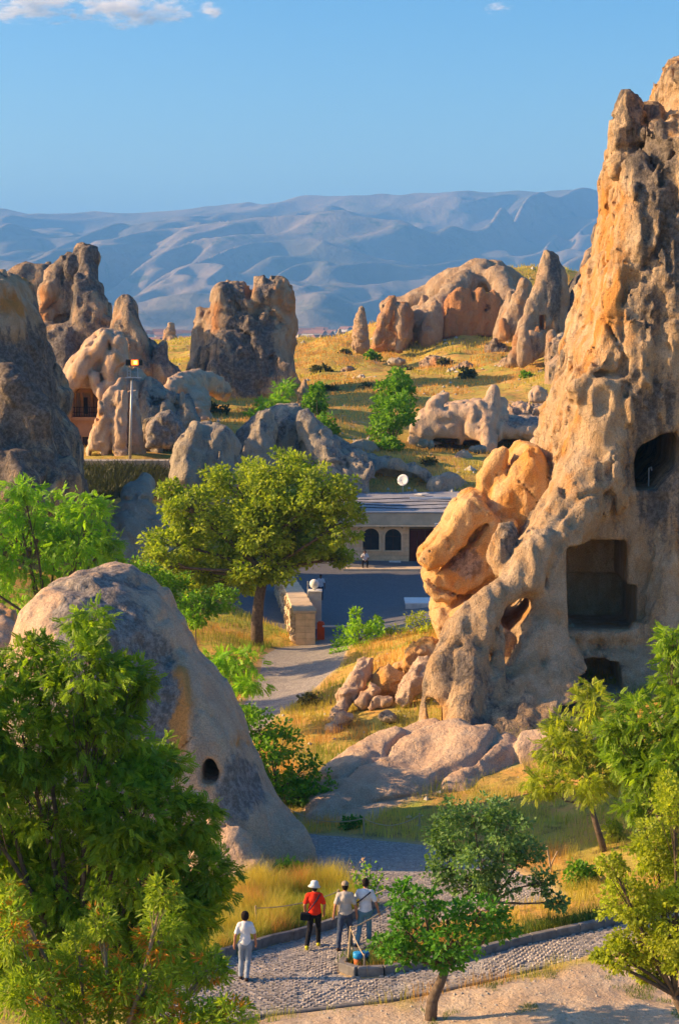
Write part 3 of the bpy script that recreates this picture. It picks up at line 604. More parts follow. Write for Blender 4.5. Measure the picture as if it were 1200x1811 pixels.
rock('stepped_rock', 'pale eroded rock steps between the terrace blocks and the maple',
     [('C', [(258, 858, 122, .8), (240, 885, 120, 1.2), (235, 930, 118, 1.4), (225, 980, 116, 1.6)]), ('C', [(275, 920, 119, 1.0), (270, 1000, 116, 1.5)]), ('C', [(215, 970, 116, 1.2), (180, 1010, 114, 1.4)])], M['pale'], vox=.2, k=.6, seed=65, noise=((.3, 1.4, 1.6), (.1, .6, .6)), pb=-.12, ob=-.2)
# ------------------------------------------------------------------ great dark rock in the middle
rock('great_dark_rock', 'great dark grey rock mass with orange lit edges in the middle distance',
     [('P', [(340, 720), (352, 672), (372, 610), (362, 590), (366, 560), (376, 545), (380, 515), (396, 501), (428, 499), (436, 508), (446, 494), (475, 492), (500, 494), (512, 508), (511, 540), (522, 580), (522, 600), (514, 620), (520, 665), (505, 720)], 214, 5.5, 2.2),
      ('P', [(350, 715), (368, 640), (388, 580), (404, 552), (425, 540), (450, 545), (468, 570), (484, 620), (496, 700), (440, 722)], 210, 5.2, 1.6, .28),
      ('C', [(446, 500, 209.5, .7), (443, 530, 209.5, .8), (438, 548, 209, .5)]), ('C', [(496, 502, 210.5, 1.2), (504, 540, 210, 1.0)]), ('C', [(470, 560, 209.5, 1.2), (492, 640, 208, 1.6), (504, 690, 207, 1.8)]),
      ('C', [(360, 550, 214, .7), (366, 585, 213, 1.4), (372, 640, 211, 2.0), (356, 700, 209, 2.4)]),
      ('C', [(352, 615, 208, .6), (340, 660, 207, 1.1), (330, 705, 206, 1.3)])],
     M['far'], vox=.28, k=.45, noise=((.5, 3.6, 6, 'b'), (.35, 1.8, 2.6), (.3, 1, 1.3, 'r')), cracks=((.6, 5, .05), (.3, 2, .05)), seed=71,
     cuts=[('E', 439, 500, 209, .55, 9, 2.2), ('C', [(441, 505, 208.5, .3), (452, 545, 208, .35), (480, 600, 206.5, .4)]), ('E', 472, 488, 209, .3, 9, .9)],
     patina_shade=[(430, 630, 70, 90, .16), (400, 515, 40, 20, .12), (470, 600, 40, 80, .06), (505, 560, 16, 60, -.3), (380, 560, 14, 30, -.3), (445, 520, 10, 30, -.3), (490, 500, 20, 12, .1)], orange=[(508, 560, 18, 60, .2), (380, 560, 16, 40, .16), (445, 515, 12, 20, .1), (430, 640, 80, 80, -.2)])  # front painted darker as its unlit face, edges painted orange as sunlit
# ------------------------------------------------------------------ right ridge
rock('arched_rock', 'pinkish split rock with a dark cave at the left end of the ridge',
     [('P', [(654, 622), (664, 582), (676, 556), (672, 540), (684, 526), (696, 524), (702, 533), (722, 535), (732, 552), (728, 600), (712, 625)], 262, 2.6, 1.6), ('C', [(690, 532, 258, .5), (680, 560, 257.5, .9), (668, 600, 257, .8)]), ('C', [(712, 545, 258, 1.0), (708, 590, 257, .9), (706, 620, 257, .7)])],
     M['far'], vox=.34, k=.4, seed=81, noise=((.4, 2, 3), (.2, 1, 1.2)), pb=-.12, ob=.14, cuts=[('E', 698, 600, 256, .5, 1.6, 1.6)])
rock('cave_rock', 'rounded buff rock with a wide dark cave mouth beside the split rock', [('P', [(710, 620), (715, 560), (738, 545), (760, 550), (768, 590), (765, 612)], 266, 3, 1.8)], M['far'], vox=.34, seed=82, noise=((.3, 2, 2),), pb=-.3, ob=-.1, cuts=[('P', [(716, 612), (718, 582), (728, 574), (742, 582), (746, 592), (735, 612)], 263, 3, .2)])
rock('white_ridge', 'long smooth cream ridge crest sloping down to the left on the hilltop',
     [('C', [(700, 545, 278, 1.6), (750, 530, 278, 2.2), (800, 505, 276, 2.6), (845, 490, 275, 2.8), (880, 488, 276, 2.4), (915, 515, 277, 2.6)]), ('C', [(740, 560, 270, 2.0), (770, 575, 266, 2.2)]), ('C', [(820, 500, 272, 2.0), (780, 545, 268, 2.4), (755, 590, 265, 2.2)]),
      ('C', [(880, 490, 272, 2.0), (900, 540, 268, 2.4), (925, 580, 265, 1.8)])],
     M['far'], vox=.4, k=1.2, seed=83, noise=((.5, 4, 3), (.2, 1.5, 1.5)), pb=-.4, ob=-.25)
rock('pink_face', 'sheer salmon pink cliff face below the cream ridge crest',
     [('P', [(780, 598), (782, 560), (792, 520), (812, 506), (832, 512), (838, 560), (836, 598)], 264, 2.0, .8), ('P', [(834, 595), (836, 516), (848, 508), (858, 515), (858, 595)], 264, 2.0, .8), ('P', [(856, 595), (858, 520), (870, 510), (882, 520), (892, 545), (892, 595)], 264, 2.0, .8),
      ('C', [(897, 548, 262, .8), (897, 590, 262, .9)])],
     M['far'], vox=.34, k=.2, seed=84, noise=((.5, 2.5, 6), (.35, 1.1, 2.4)), pb=-.4, ob=.34)
for i, (x, y0, y1, D, wd, lb) in enumerate([(831, 472, 492, 274, 5, 'tiny pointed rock horn left of its taller twin on the cream ridge crest'), (848, 465, 488, 274, 7, 'small dark rock horn standing highest on the cream ridge crest'),
                                      (638, 542, 596, 250, 13, 'lone brown fairy chimney standing left of the ridge'), (302, 570, 610, 330, 15, 'small grey rock cone on the skyline left of the great dark rock'),
                                      (940 - 372, 592, 615, 420, 7, 'little distant cone right of the great dark rock'), (600, 582, 600, 600, 6, 'faint pale cone between the great dark rock and the lone fairy chimney'), (613, 586, 600, 600, 5, 'faint low pale stone right beside the faint pale cone'), (538, 668, 718, 168, 14, 'pale slim leaning rock cone among green shrubs in the middle')]):
    s = D / F
    rock('rock_cone', lb, [('C', [(x, y0 + wd * .4, D, wd * .35 * s), (x - wd * .1, (y0 + y1) / 2, D, wd * .75 * s), (x, y1, D, wd * 1.15 * s), (x, y1 + wd, D, wd * 1.2 * s)])], M['far'], vox=max(.12, .13 * wd * s), k=.1, seed=90 + i, noise=((.25 * wd * s, wd * s * 1.5, wd * s * 2),), pb=-.05)
rock('horn_rock', 'tall horned rock with grooved lit flank and a small doorway, right of the ridge',
     [('P', [(905, 640), (922, 575), (938, 530), (952, 492), (958, 458), (968, 444), (982, 452), (996, 480), (1004, 520), (1000, 600), (985, 640)], 229, 3.4, 2), ('C', [(968, 452, 226, .7), (968, 490, 225.5, 1.3)]),
      ('C', [(962, 500, 225, 1.1), (940, 545, 224, .9), (920, 600, 223, .9), (905, 640, 223, .9)]), ('C', [(975, 510, 225, 1.2), (962, 560, 224, 1.0), (945, 600, 223, 1.0)])],
     M['far'], vox=.32, k=.5, seed=101, noise=((.4, 2.4, 3.4), (.16, 1, 1.2)), pb=-.08, patina_shade=[(975, 480, 16, 50, .3), (985, 560, 14, 60, .2)], cuts=[('B', 952, 557, 964, 583, 224, 227, .1)])
rock('sloping_crag', 'long dark crag sloping up to the right behind the cliff',
     [('P', [(955, 640), (962, 600), (980, 550), (1005, 512), (1024, 480), (1034, 445), (1046, 432), (1056, 398), (1080, 385), (1130, 420), (1140, 660)], 234, 4, 2.2), ('C', [(1036, 500, 229, 1.4), (1010, 560, 228, 1.6), (985, 620, 227, 1.4)])],
     M['far'], vox=.34, k=.6, seed=103, noise=((.5, 3, 4), (.2, 1.2, 1.5)), pb=.14, patina_shade=[(1010, 560, 50, 80, .2), (980, 540, 14, 70, -.2), (1030, 450, 14, 30, -.2)], cuts=[('B', 960, 612, 998, 624, 229, 232, .1)])
rock('round_lump', 'rounded reddish rock lump below the horned rock', [('P', [(912, 640), (918, 602), (936, 585), (955, 590), (962, 620), (945, 642)], 220, 1.6, 1.2)], M['far'], vox=.28, seed=105, pb=.02, ob=.08)
rock('standing_slab', 'tan standing slab against the left edge of the cliff', [('P', [(964, 685), (965, 645), (985, 626), (1004, 620), (1012, 685)], 200, 1.8, 1)], M['far'], vox=.25, seed=107, pb=-.2, noise=((.2, 2, 2),))
rock('overhang_rock', 'broad tan rock with overhangs and a crooked horn on the grassy slope',
     [('P', [(720, 788), (728, 752), (752, 725), (800, 713), (850, 708), (860, 722), (885, 735), (940, 738), (985, 745), (985, 782), (930, 780), (868, 776), (840, 782), (780, 780)], 172, 4, 1.2),
      ('C', [(785, 702, 170, .5), (765, 720, 169.5, .8), (738, 755, 169, .9)]), ('C', [(872, 690, 169.5, .45), (870, 720, 169, .9), (858, 750, 168, 1.1), (862, 790, 166.5, .9), (850, 800, 166, .6)]), ('C', [(885, 715, 170, .6), (888, 740, 169, .8), (870, 770, 168, .9)]), ('C', [(845, 720, 168.6, .6), (832, 750, 168, .7), (850, 780, 167.4, .6)]),
      ('C', [(930, 762, 168, .5), (980, 757, 169, .8)])],
     M['dome'], vox=.22, k=.35, seed=109, noise=((.3, 1.6, 2), (.12, .7, .7)), pb=-.08, ob=-.06, patina_shade=[(930, 745, 60, 12, .25), (872, 700, 12, 30, .1)], cuts=[('B', 765, 776, 812, 784, 168, 176, .1), ('B', 884, 778, 930, 800, 168, 173, .2), ('B', 820, 780, 850, 792, 167, 172, .2)])
rock('block_boulder', 'square grey boulder sitting on the rim above the overhang rock', [('P', [(934, 712), (934, 694), (950, 682), (966, 690), (970, 712)], 178, .9, .5)], M['dome'], vox=.16, seed=111, pb=0, cat='boulder', noise=((.12, 1, 1),))
rock('pointed_boulder', 'pointed pale boulder on the dry slope below the overhang rock', [('C', [(822, 800, 156, .3), (818, 815, 156, .9), (815, 830, 156, 1.1)])], M['dome'], vox=.15, seed=113, pb=-.3, cat='boulder', noise=((.12, 1, 1),))
rock('smooth_hump', 'smooth tan hump tucked between the split pinnacle and the overhang rock', [('P', [(930, 830), (940, 780), (962, 752), (985, 745), (1000, 840)], 140, 2.5, 1.4)], M['dome'], vox=.2, seed=115, pb=-.2)
for i, (x, y, D, r, lb) in enumerate([(750, 785, 160, .7, 'low grey stone beside the slit under the overhang rock'), (845, 795, 160, .6, 'tan stone under the crooked horn'), (790, 820, 154, .5, 'small white stone on the dry slope behind the dish'), (640, 795, 156, 1.2, 'dark round stone at the foot of the poplar'), (935, 612, 240, .0, ''),
                                (1000, 600, 222, 1.2, 'round grey stone at the foot of the sloping crag'), (765, 638, 246, 1.0, 'pale stone outcrop low on the orange hillside'), (700, 640, 246, .9, 'small pale outcrop by the round shrub on the hillside'), (585, 640, 262, 1.0, 'low cream stone on the saddle right of the great dark rock'), (560, 625, 290, 1.4, 'flat cream slab on the saddle near the skyline')]):
    if r: rock('stone', lb, [('E', x, y, D, r * 1.3, r, r * .7)], M['pale'], vox=max(.12, r * .16), seed=120 + i, noise=((r * .22, r * 1.2, r),), pb=-.2, cat='stone')

for i, (pr, D, T, lb, kw) in enumerate([
    ([(742, 645), (748, 634), (765, 629), (782, 636), (800, 640), (806, 650)], 244, 2, 'low broken pink outcrop across the middle of the hillside', dict(ob=.1, pb=-.2)),
    ([(805, 652), (820, 642), (846, 645), (868, 654), (880, 662)], 236, 2, 'flat white rock ledge on the hillside above the dark round shrub', dict(pb=-.3, ob=-.2)),
    ([(860, 612), (872, 600), (886, 606), (896, 616)], 250, 1.6, 'small dark topped outcrop below the right end of the pink face', dict(pb=.05)),
    ([(880, 648), (892, 630), (905, 640), (910, 655)], 224, 1.4, 'little pale fin of rock left of the rounded red lump', dict(pb=-.2)),
    ([(968, 618), (976, 598), (998, 600), (1010, 615), (1016, 630)], 214, 1.8, 'grey rounded blocks at the foot of the horned rock beside the cliff', dict(pb=.04)),
    ([(890, 735), (900, 718), (930, 712), (975, 716), (985, 742)], 182, 2, 'grey ledge behind the overhang rock', dict(pb=.05)),
    ([(600, 660), (612, 648), (626, 652), (640, 662)], 236, 1.5, 'small tan outcrop right of the saddle', dict(pb=-.2)),
    ([(715, 812), (735, 800), (770, 806), (792, 818)], 157, 1.0, 'crumbled pale rock shelf on the slope right of the poplar foot', dict(pb=-.25, ob=-.1)),
    ([(0, 640), (20, 560), (60, 590), (80, 660), (100, 720), (0, 720)], 160, 3, 'brown mid rock wedged between the shaded crag and the pointed peak', dict(ob=.08)),
    ([(262, 760), (270, 735), (300, 728), (318, 742), (330, 775)], 142, 1.2, 'dark rounded rock beside the cave of the draped rocks', dict(pb=.1))]):
    s = D / F
    rock('outcrop', lb, [('P', pr + [(pr[-1][0], max(q[1] for q in pr) + 14), (pr[0][0], max(q[1] for q in pr) + 14)], D, T, T * .6)], M['far' if D > 190 else 'dome'], vox=max(.16, 1.6 * s), seed=200 + i, noise=((T * .28, T * 1.1, T), (T * .16, T * .5, T * .5)), cat='rock', **kw)

for i, (ch, D, lb, kw) in enumerate([
    ([(770, 542, .8), (765, 570, 1.6), (760, 600, 2.0)], 262, 'rounded buff buttress left of the pink face', dict(pb=-.3)), ([(905, 520, .7), (900, 550, 1.4), (892, 590, 1.9)], 258, 'cream cone at the right end of the pink face', dict(pb=-.3)),
    ([(925, 500, .7), (915, 540, 1.3), (905, 580, 1.8)], 250, 'grooved pale cone between the pink face and the horned rock', dict(pb=-.2)), ([(890, 568, .4), (892, 590, .9)], 248, 'thumb shaped pink pinnacle below the pink face', dict(ob=.15, pb=-.3)),
    ([(800, 488, .6), (808, 500, 1.2)], 280, 'low cream knob on the ridge crest', dict(pb=-.3)), ([(985, 478, .5), (990, 520, 1.4), (992, 570, 2.0)], 236, 'dark cone right behind the horned rock', dict(pb=.12)), ([(750, 528, .5), (752, 545, 1.2), (750, 565, 1.6)], 270, 'small grey cone above the cave mouth', dict(pb=-.1)),
    ([(925, 585, .5), (928, 610, .9), (925, 635, 1.0)], 218, 'small tan cone left of the rounded lump', dict(pb=-.2)), ([(975, 590, .6), (978, 615, 1.0)], 216, 'knobbly boulder below the small doorway', dict(pb=-.1))]):
    rock('rock_cone', lb, [('C', [(x, y, D, r) for x, y, r in ch])], M['far'], vox=.26, k=.4, seed=240 + i, noise=((.3, 1.8, 3), (.18, .8, 1)), **kw)
# ------------------------------------------------------------------ mesh builders
class MB:
    def __init__(s): s.V = []; s.F = []; s.n = 0
    def add(s, V, F):
        V = np.asarray(V, dtype=float); s.V.append(V); s.F += [tuple(i + s.n for i in f) for f in F]; s.n += len(V); return s
    def box(s, c, d, rz=0, ch=0., rx=0, ry=0):
        hx, hy, hz = d[0] / 2, d[1] / 2, d[2] / 2
        if ch <= 0:
            V = [(x, y, z) for z in (-hz, hz) for x, y in ((-hx, -hy), (hx, -hy), (hx, hy), (-hx, hy))]
            F = [(3, 2, 1, 0), (4, 5, 6, 7), (0, 1, 5, 4), (1, 2, 6, 5), (2, 3, 7, 6), (3, 0, 4, 7)]
        else:
            V = []; 
            for z, k in ((-hz, 0), (hz - ch, 0), (hz, ch)):
                V += [(x, y, z) for x, y in ((-hx + k, -hy + k), (hx - k, -hy + k), (hx - k, hy - k), (-hx + k, hy - k))]
            F = [(3, 2, 1, 0), (8, 9, 10, 11)] + [(a + 4 * l, (a + 1) % 4 + 4 * l, (a + 1) % 4 + 4 * l + 4, a + 4 * l + 4) for l in (0, 1) for a in range(4)]
        R = np.array(Matrix.Rotation(rz, 3, 'Z') @ Matrix.Rotation(ry, 3, 'Y') @ Matrix.Rotation(rx, 3, 'X'))
        return s.add(np.array(V) @ R.T + np.array(c), F)
    def tube(s, P, r, seg=6, cap=True):
        P = [np.array(p, dtype=float) for p in P]; r = [r] * len(P) if np.isscalar(r) else list(r)
        V = []; F = []; u = None
        for i, p in enumerate(P):
            d = P[min(i + 1, len(P) - 1)] - P[max(i - 1, 0)]; d = d / (np.linalg.norm(d) + 1e-9)
            if u is None: u = np.cross(d, (0, 0, 1)) if abs(d[2]) < .9 else np.cross(d, (1, 0, 0))
            u = u - d * (u @ d); u = u / (np.linalg.norm(u) + 1e-9); v = np.cross(d, u)
            for k in range(seg):
                a = 2 * math.pi * k / seg; V.append(p + r[i] * (u * math.cos(a) + v * math.sin(a)))
        for i in range(len(P) - 1):
            for k in range(seg):
                a, b = i * seg + k, i * seg + (k + 1) % seg; F.append((a, b, b + seg, a + seg))
        if cap: F.append(tuple(range(seg))[::-1]); F.append(tuple(range((len(P) - 1) * seg, len(P) * seg)))
        return s.add(V, F)
    def lathe(s, prof, c, seg=16, axis=None):
        V = []; F = []
        for r, z in prof:
            for k in range(seg):
                a = 2 * math.pi * k / seg; V.append((r * math.cos(a), r * math.sin(a), z))
        for i in range(len(prof) - 1):
            for k in range(seg):
                a, b = i * seg + k, i * seg + (k + 1) % seg; F.append((a, b, b + seg, a + seg))
        F.append(tuple(range(seg))[::-1]); F.append(tuple(range((len(prof) - 1) * seg, len(prof) * seg)))
        V = np.array(V)
        if axis is not None: V = V @ np.array(Vector((0, 0, 1)).rotation_difference(Vector(axis)).to_matrix()).T
        return s.add(V + np.array(c), F)
    def mesh(s, name, smooth=False):
        me = bpy.data.meshes.new(name); V = np.concatenate(s.V)
        me.from_pydata(V.tolist(), [], s.F); me.update()
        if smooth: me.polygons.foreach_set('use_smooth', [True] * len(me.polygons))
        return me
    def build(s, name, mat, parent=None, smooth=False, local=None):
        # vertices are given in world space; shift them into the parent's space
        if parent is not None:
            L = parent
            M_ = Matrix.Identity(4)
            ch = []
            while L is not None: ch.append(L.matrix_basis); L = L.parent
            for m_ in reversed(ch): M_ = M_ @ m_
            Mi = np.array(M_.inverted()); s.V = [v @ Mi[:3, :3].T + Mi[:3, 3] for v in s.V]
        return link(name, s.mesh(name, smooth), mat, parent)
def px2(px, py, D): return at(px, py, D)
M['stone'] = simple('warm_ashlar', (.74, .52, .30), .9, .12, 3, .01)
M['stone2'] = simple('warm_ashlar_pale', (.76, .57, .36), .9, .12, 3, .01)
M['mortar'] = simple('mortar', (.36, .28, .19), .95, .1, 5)
M['fascia'] = simple('fascia_plaster', (.64, .49, .33), .9, .12, 1.2, .01)
M['dark'] = simple('dark_wood', (.045, .025, .02), .6, .2, 6)
M['iron'] = simple('black_iron', (.03, .03, .033), .5, .1, 10)
M['glass'] = simple('dark_glass', (.03, .035, .035), .12, .2, 2); M['glass'].node_tree.nodes['Principled BSDF'].inputs['Specular IOR Level'].default_value = .6
M['white'] = simple('white_paint', (.75, .75, .73), .5, .05, 3)
M['offwhite'] = simple('weathered_white', (.68, .66, .62), .8, .12, 2.5, .005)
M['galv'] = simple('galvanised_steel', (.42, .43, .44), .4, .08, 3, 0, .3)
M['orange'] = simple('orange_paint', (.80, .11, .015), .5, .06, 4)
M['gravel'] = simple('roof_gravel', (.33, .33, .35), .95, .35, 14, .04)
M['kerb'] = simple('basalt_kerb', (.19, .175, .165), .9, .25, 5, .01)
M['cob1'] = simple('grey_cobble', (.40, .345, .30), .9, .22, 5, .01)
M['cob2'] = simple('dark_cobble', (.29, .26, .24), .9, .2, 5, .01)
M['wood'] = simple('bleached_wood', (.45, .33, .19), .8, .2, 12, .003)
M['rope'] = simple('straw_rope', (.52, .40, .24), .9, .15, 20)
M['rubble'] = simple('rubble_stone', (.52, .39, .26), .95, .3, 3, .02)
M['pinkpl'] = simple('pink_plaster', (.50, .30, .19), .95, .12, 1.2, .015)
M['sungold'] = simple('carved_tuff_sun_tint', (.58, .34, .15), .95, .12, 1.5, .015)  # warm gold painted in for sunlight that does not reach the facade
# paving
def paving_mat():
    m, n, b = newmat('worn_basalt_paving'); P = pos(n)
    v = n.nodes.new('ShaderNodeTexVoronoi'); v.inputs['Scale'].default_value = 7; v.feature = 'DISTANCE_TO_EDGE'; n.links.new(P, v.inputs['Vector'])
    v2 = n.nodes.new('ShaderNodeTexVoronoi'); v2.inputs['Scale'].default_value = 7; n.links.new(P, v2.inputs['Vector'])
    sp = n.nodes.new('ShaderNodeSeparateColor'); n.links.new(v2.outputs['Color'], sp.inputs[0])
    c = mixc(n, sp.outputs[0], (.32, .29, .27), (.46, .41, .36))
    c = mixc(n, ramp(n, v.outputs[0], 0, .06), (.17, .155, .14), c)
    c = mixc(n, ramp(n, noise_(n, .7, 5, .65, P), .5, .7, 0, .6), c, (.46, .40, .33))
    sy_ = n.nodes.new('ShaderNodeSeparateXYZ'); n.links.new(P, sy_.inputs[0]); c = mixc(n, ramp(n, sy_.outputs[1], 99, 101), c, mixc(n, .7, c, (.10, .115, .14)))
    n.links.new(c, b.inputs['Base Color']); b.inputs['Roughness'].default_value = .85
    n.links.new(bump(n, ramp(n, v.outputs[0], 0, .12), .8, .03), b.inputs['Normal']); return m
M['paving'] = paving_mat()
def patch(name, W, dz, mat, sp=.5):
    W2 = W[:, :2]; n = len(W2)
    B = []
    for i in range(n):
        a, b = W2[i], W2[(i + 1) % n]; k = max(1, int(np.linalg.norm(b - a) / sp))
        B += [a + (b - a) * t / k for t in range(k)]
    B = np.array(B)
    gx, gy = np.meshgrid(np.arange(B[:, 0].min(), B[:, 0].max(), sp), np.arange(B[:, 1].min(), B[:, 1].max(), sp))
    inside = polysd(W2, gx, gy) < -.25 * sp
    pts = [Vector(p) for p in B.tolist()] + [Vector((a, b)) for a, b in zip(gx[inside].tolist(), gy[inside].tolist())]
    v, e, f, *_ = delaunay_2d_cdt(pts, [(i, (i + 1) % len(B)) for i in range(len(B))], [], 1, 1e-4)
    V = np.array([(p.x, p.y) for p in v]); z = gbase(V[:, 0], V[:, 1]) + dz
    me = bpy.data.meshes.new(name); me.from_pydata(np.column_stack([V, z]).tolist(), [], [tuple(x) for x in f]); me.update()
    me.polygons.foreach_set('use_smooth', [True] * len(me.polygons))
    bm = bmesh.new(); bm.from_mesh(me); bmesh.ops.recalc_face_normals(bm, faces=bm.faces)
    if bm.faces and sum(f_.normal.z for f_ in bm.faces) < 0: bmesh.ops.reverse_faces(bm, faces=bm.faces)
    bm.to_mesh(me); bm.free()
    return tag(link(name, me, mat), kind='structure')
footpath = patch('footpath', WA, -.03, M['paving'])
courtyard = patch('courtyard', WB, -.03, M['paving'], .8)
# cobbles in the near path, laid in wavy courses
def cobbles():
    base = []
    sp = (.155, .12)
    xs = np.arange(-6, 7.5, sp[0]); ysr = np.arange(36.5, 50.5, sp[1])
    Xc, Yc = np.meshgrid(xs, ysr); Xc = Xc + (np.arange(len(ysr)) % 2)[:, None] * sp[0] / 2
    Yc = Yc + .16 * np.abs(np.sin(Xc * 1.35)) + .05 * np.sin(Yc * 2)
    Xc = Xc + rng.normal(0, .012, Xc.shape); Yc = Yc + rng.normal(0, .01, Yc.shape)
    ok = (polysd(WA[:, :2], Xc, Yc) < -.09) & (rng.random(Xc.shape) > .03) & (fbm(Xc / .8, Yc / .8, Xc * 0 + 5, 3) < .72)
    X, Y = Xc[ok], Yc[ok]; Z = gbase(X, Y) - .035
    sx = sp[0] * .46 * rng.uniform(.8, 1.02, len(X)); sy = sp[1] * .45 * rng.uniform(.8, 1.02, len(X)); h = rng.uniform(.02, .036, len(X)) + .012 + .02 * fbm(X / 1.2, Y / 1.2, X * 0, 2)
    a = rng.normal(0, .12, len(X)) + .25 * np.cos(X * 1.35)
    T = np.array([(-1, -1, 0), (1, -1, 0), (1, 1, 0), (-1, 1, 0), (-.72, -.72, 1), (.72, -.72, 1), (.72, .72, 1), (-.72, .72, 1)])
    Fq = np.array([(4, 5, 6, 7), (0, 1, 5, 4), (1, 2, 6, 5), (2, 3, 7, 6), (3, 0, 4, 7)])
    o = np.lexsort((X, Y)); near = o[:300]; rest = o[300:]
    def verts(I):
        lx = T[None, :, 0] * sx[I, None]; ly = T[None, :, 1] * sy[I, None]; c, s_ = np.cos(a[I])[:, None], np.sin(a[I])[:, None]
        return np.stack([X[I, None] + lx * c - ly * s_, Y[I, None] + lx * s_ + ly * c, Z[I, None] + T[None, :, 2] * h[I, None] + rng.normal(0, .003, (len(I), 8))], -1)
    for half, mt in ((rest[::2], 'cob1'), (rest[1::2], 'cob2')):
        V = verts(half).reshape(-1, 3); Q = (Fq[None] + (np.arange(len(half)) * 8)[:, None, None]).reshape(-1, 4)
        o_ = link('cobbles', npmesh('cobbles', V, Q, False), M[mt], footpath); tag(o_, kind='stuff')
    ms = []
    for mt in ('cob1', 'cob2'):
        me = npmesh('cobble', T * np.array([.07, .055, .05]), Fq, False); me.materials.append(M[mt]); ms.append(me)
    for k in near.tolist():
        ob = bpy.data.objects.new('cobble', ms[k % 2]); COL.objects.link(ob); ob.parent = footpath
        ob.location = (X[k], Y[k], Z[k]); ob.rotation_euler = (0, 0, a[k]); ob.scale = (sx[k] / .07, sy[k] / .055, h[k] / .05)
cobbles()
# kerbs of separate dark stones
def polyline(P, step):
    P = np.array(P)[:, :2]; L = np.r_[0, np.cumsum(np.linalg.norm(np.diff(P, axis=0), axis=1))]
    s = np.arange(0, L[-1], step); return np.column_stack([np.interp(s, L, P[:, 0]), np.interp(s, L, P[:, 1])])
def kerb(label, pix, h=.26, wd=.16, step=.62, up=.16):
    W = np.array([gpix(*p) for p in pix]); P = polyline(W, step)
    r = empty('kerb', (P[0][0], P[0][1], gz(*P[0])), label, 'kerb')
    for i in range(len(P) - 1):
        a, b = P[i], P[i + 1]; d = b - a; L = np.linalg.norm(d); c = (a + b) / 2
        z = gz(*c)
        sl = math.atan2(gz(*b) - gz(*a), L)
        MB().box((c[0], c[1], z + up - h / 2), (L - .012, wd * random.uniform(.94, 1.05), h), math.atan2(d[1], d[0]), .02, 0, -sl).build('kerb_stone', M['kerb'], r)
kerb('dark stone kerb edging the yellow grass bed behind the walkers', [(330, 1722), (360, 1703), (480, 1668), (590, 1638), (650, 1615), (668, 1592)], .34, .16, .7, .24)
kerb('dark stone kerb rimming the planted island in front of the path', [(745, 1636), (700, 1652), (640, 1688), (600, 1712), (606, 1722), (650, 1728), (800, 1700), (930, 1668), (1060, 1640), (1130, 1625)], .36, .18, .7, .22)
kerb('low worn kerb between the path and the sandy strip along the bottom', [(330, 1838), (450, 1797), (700, 1768), (850, 1738), (1000, 1702)], .2, .14, .8, .06)

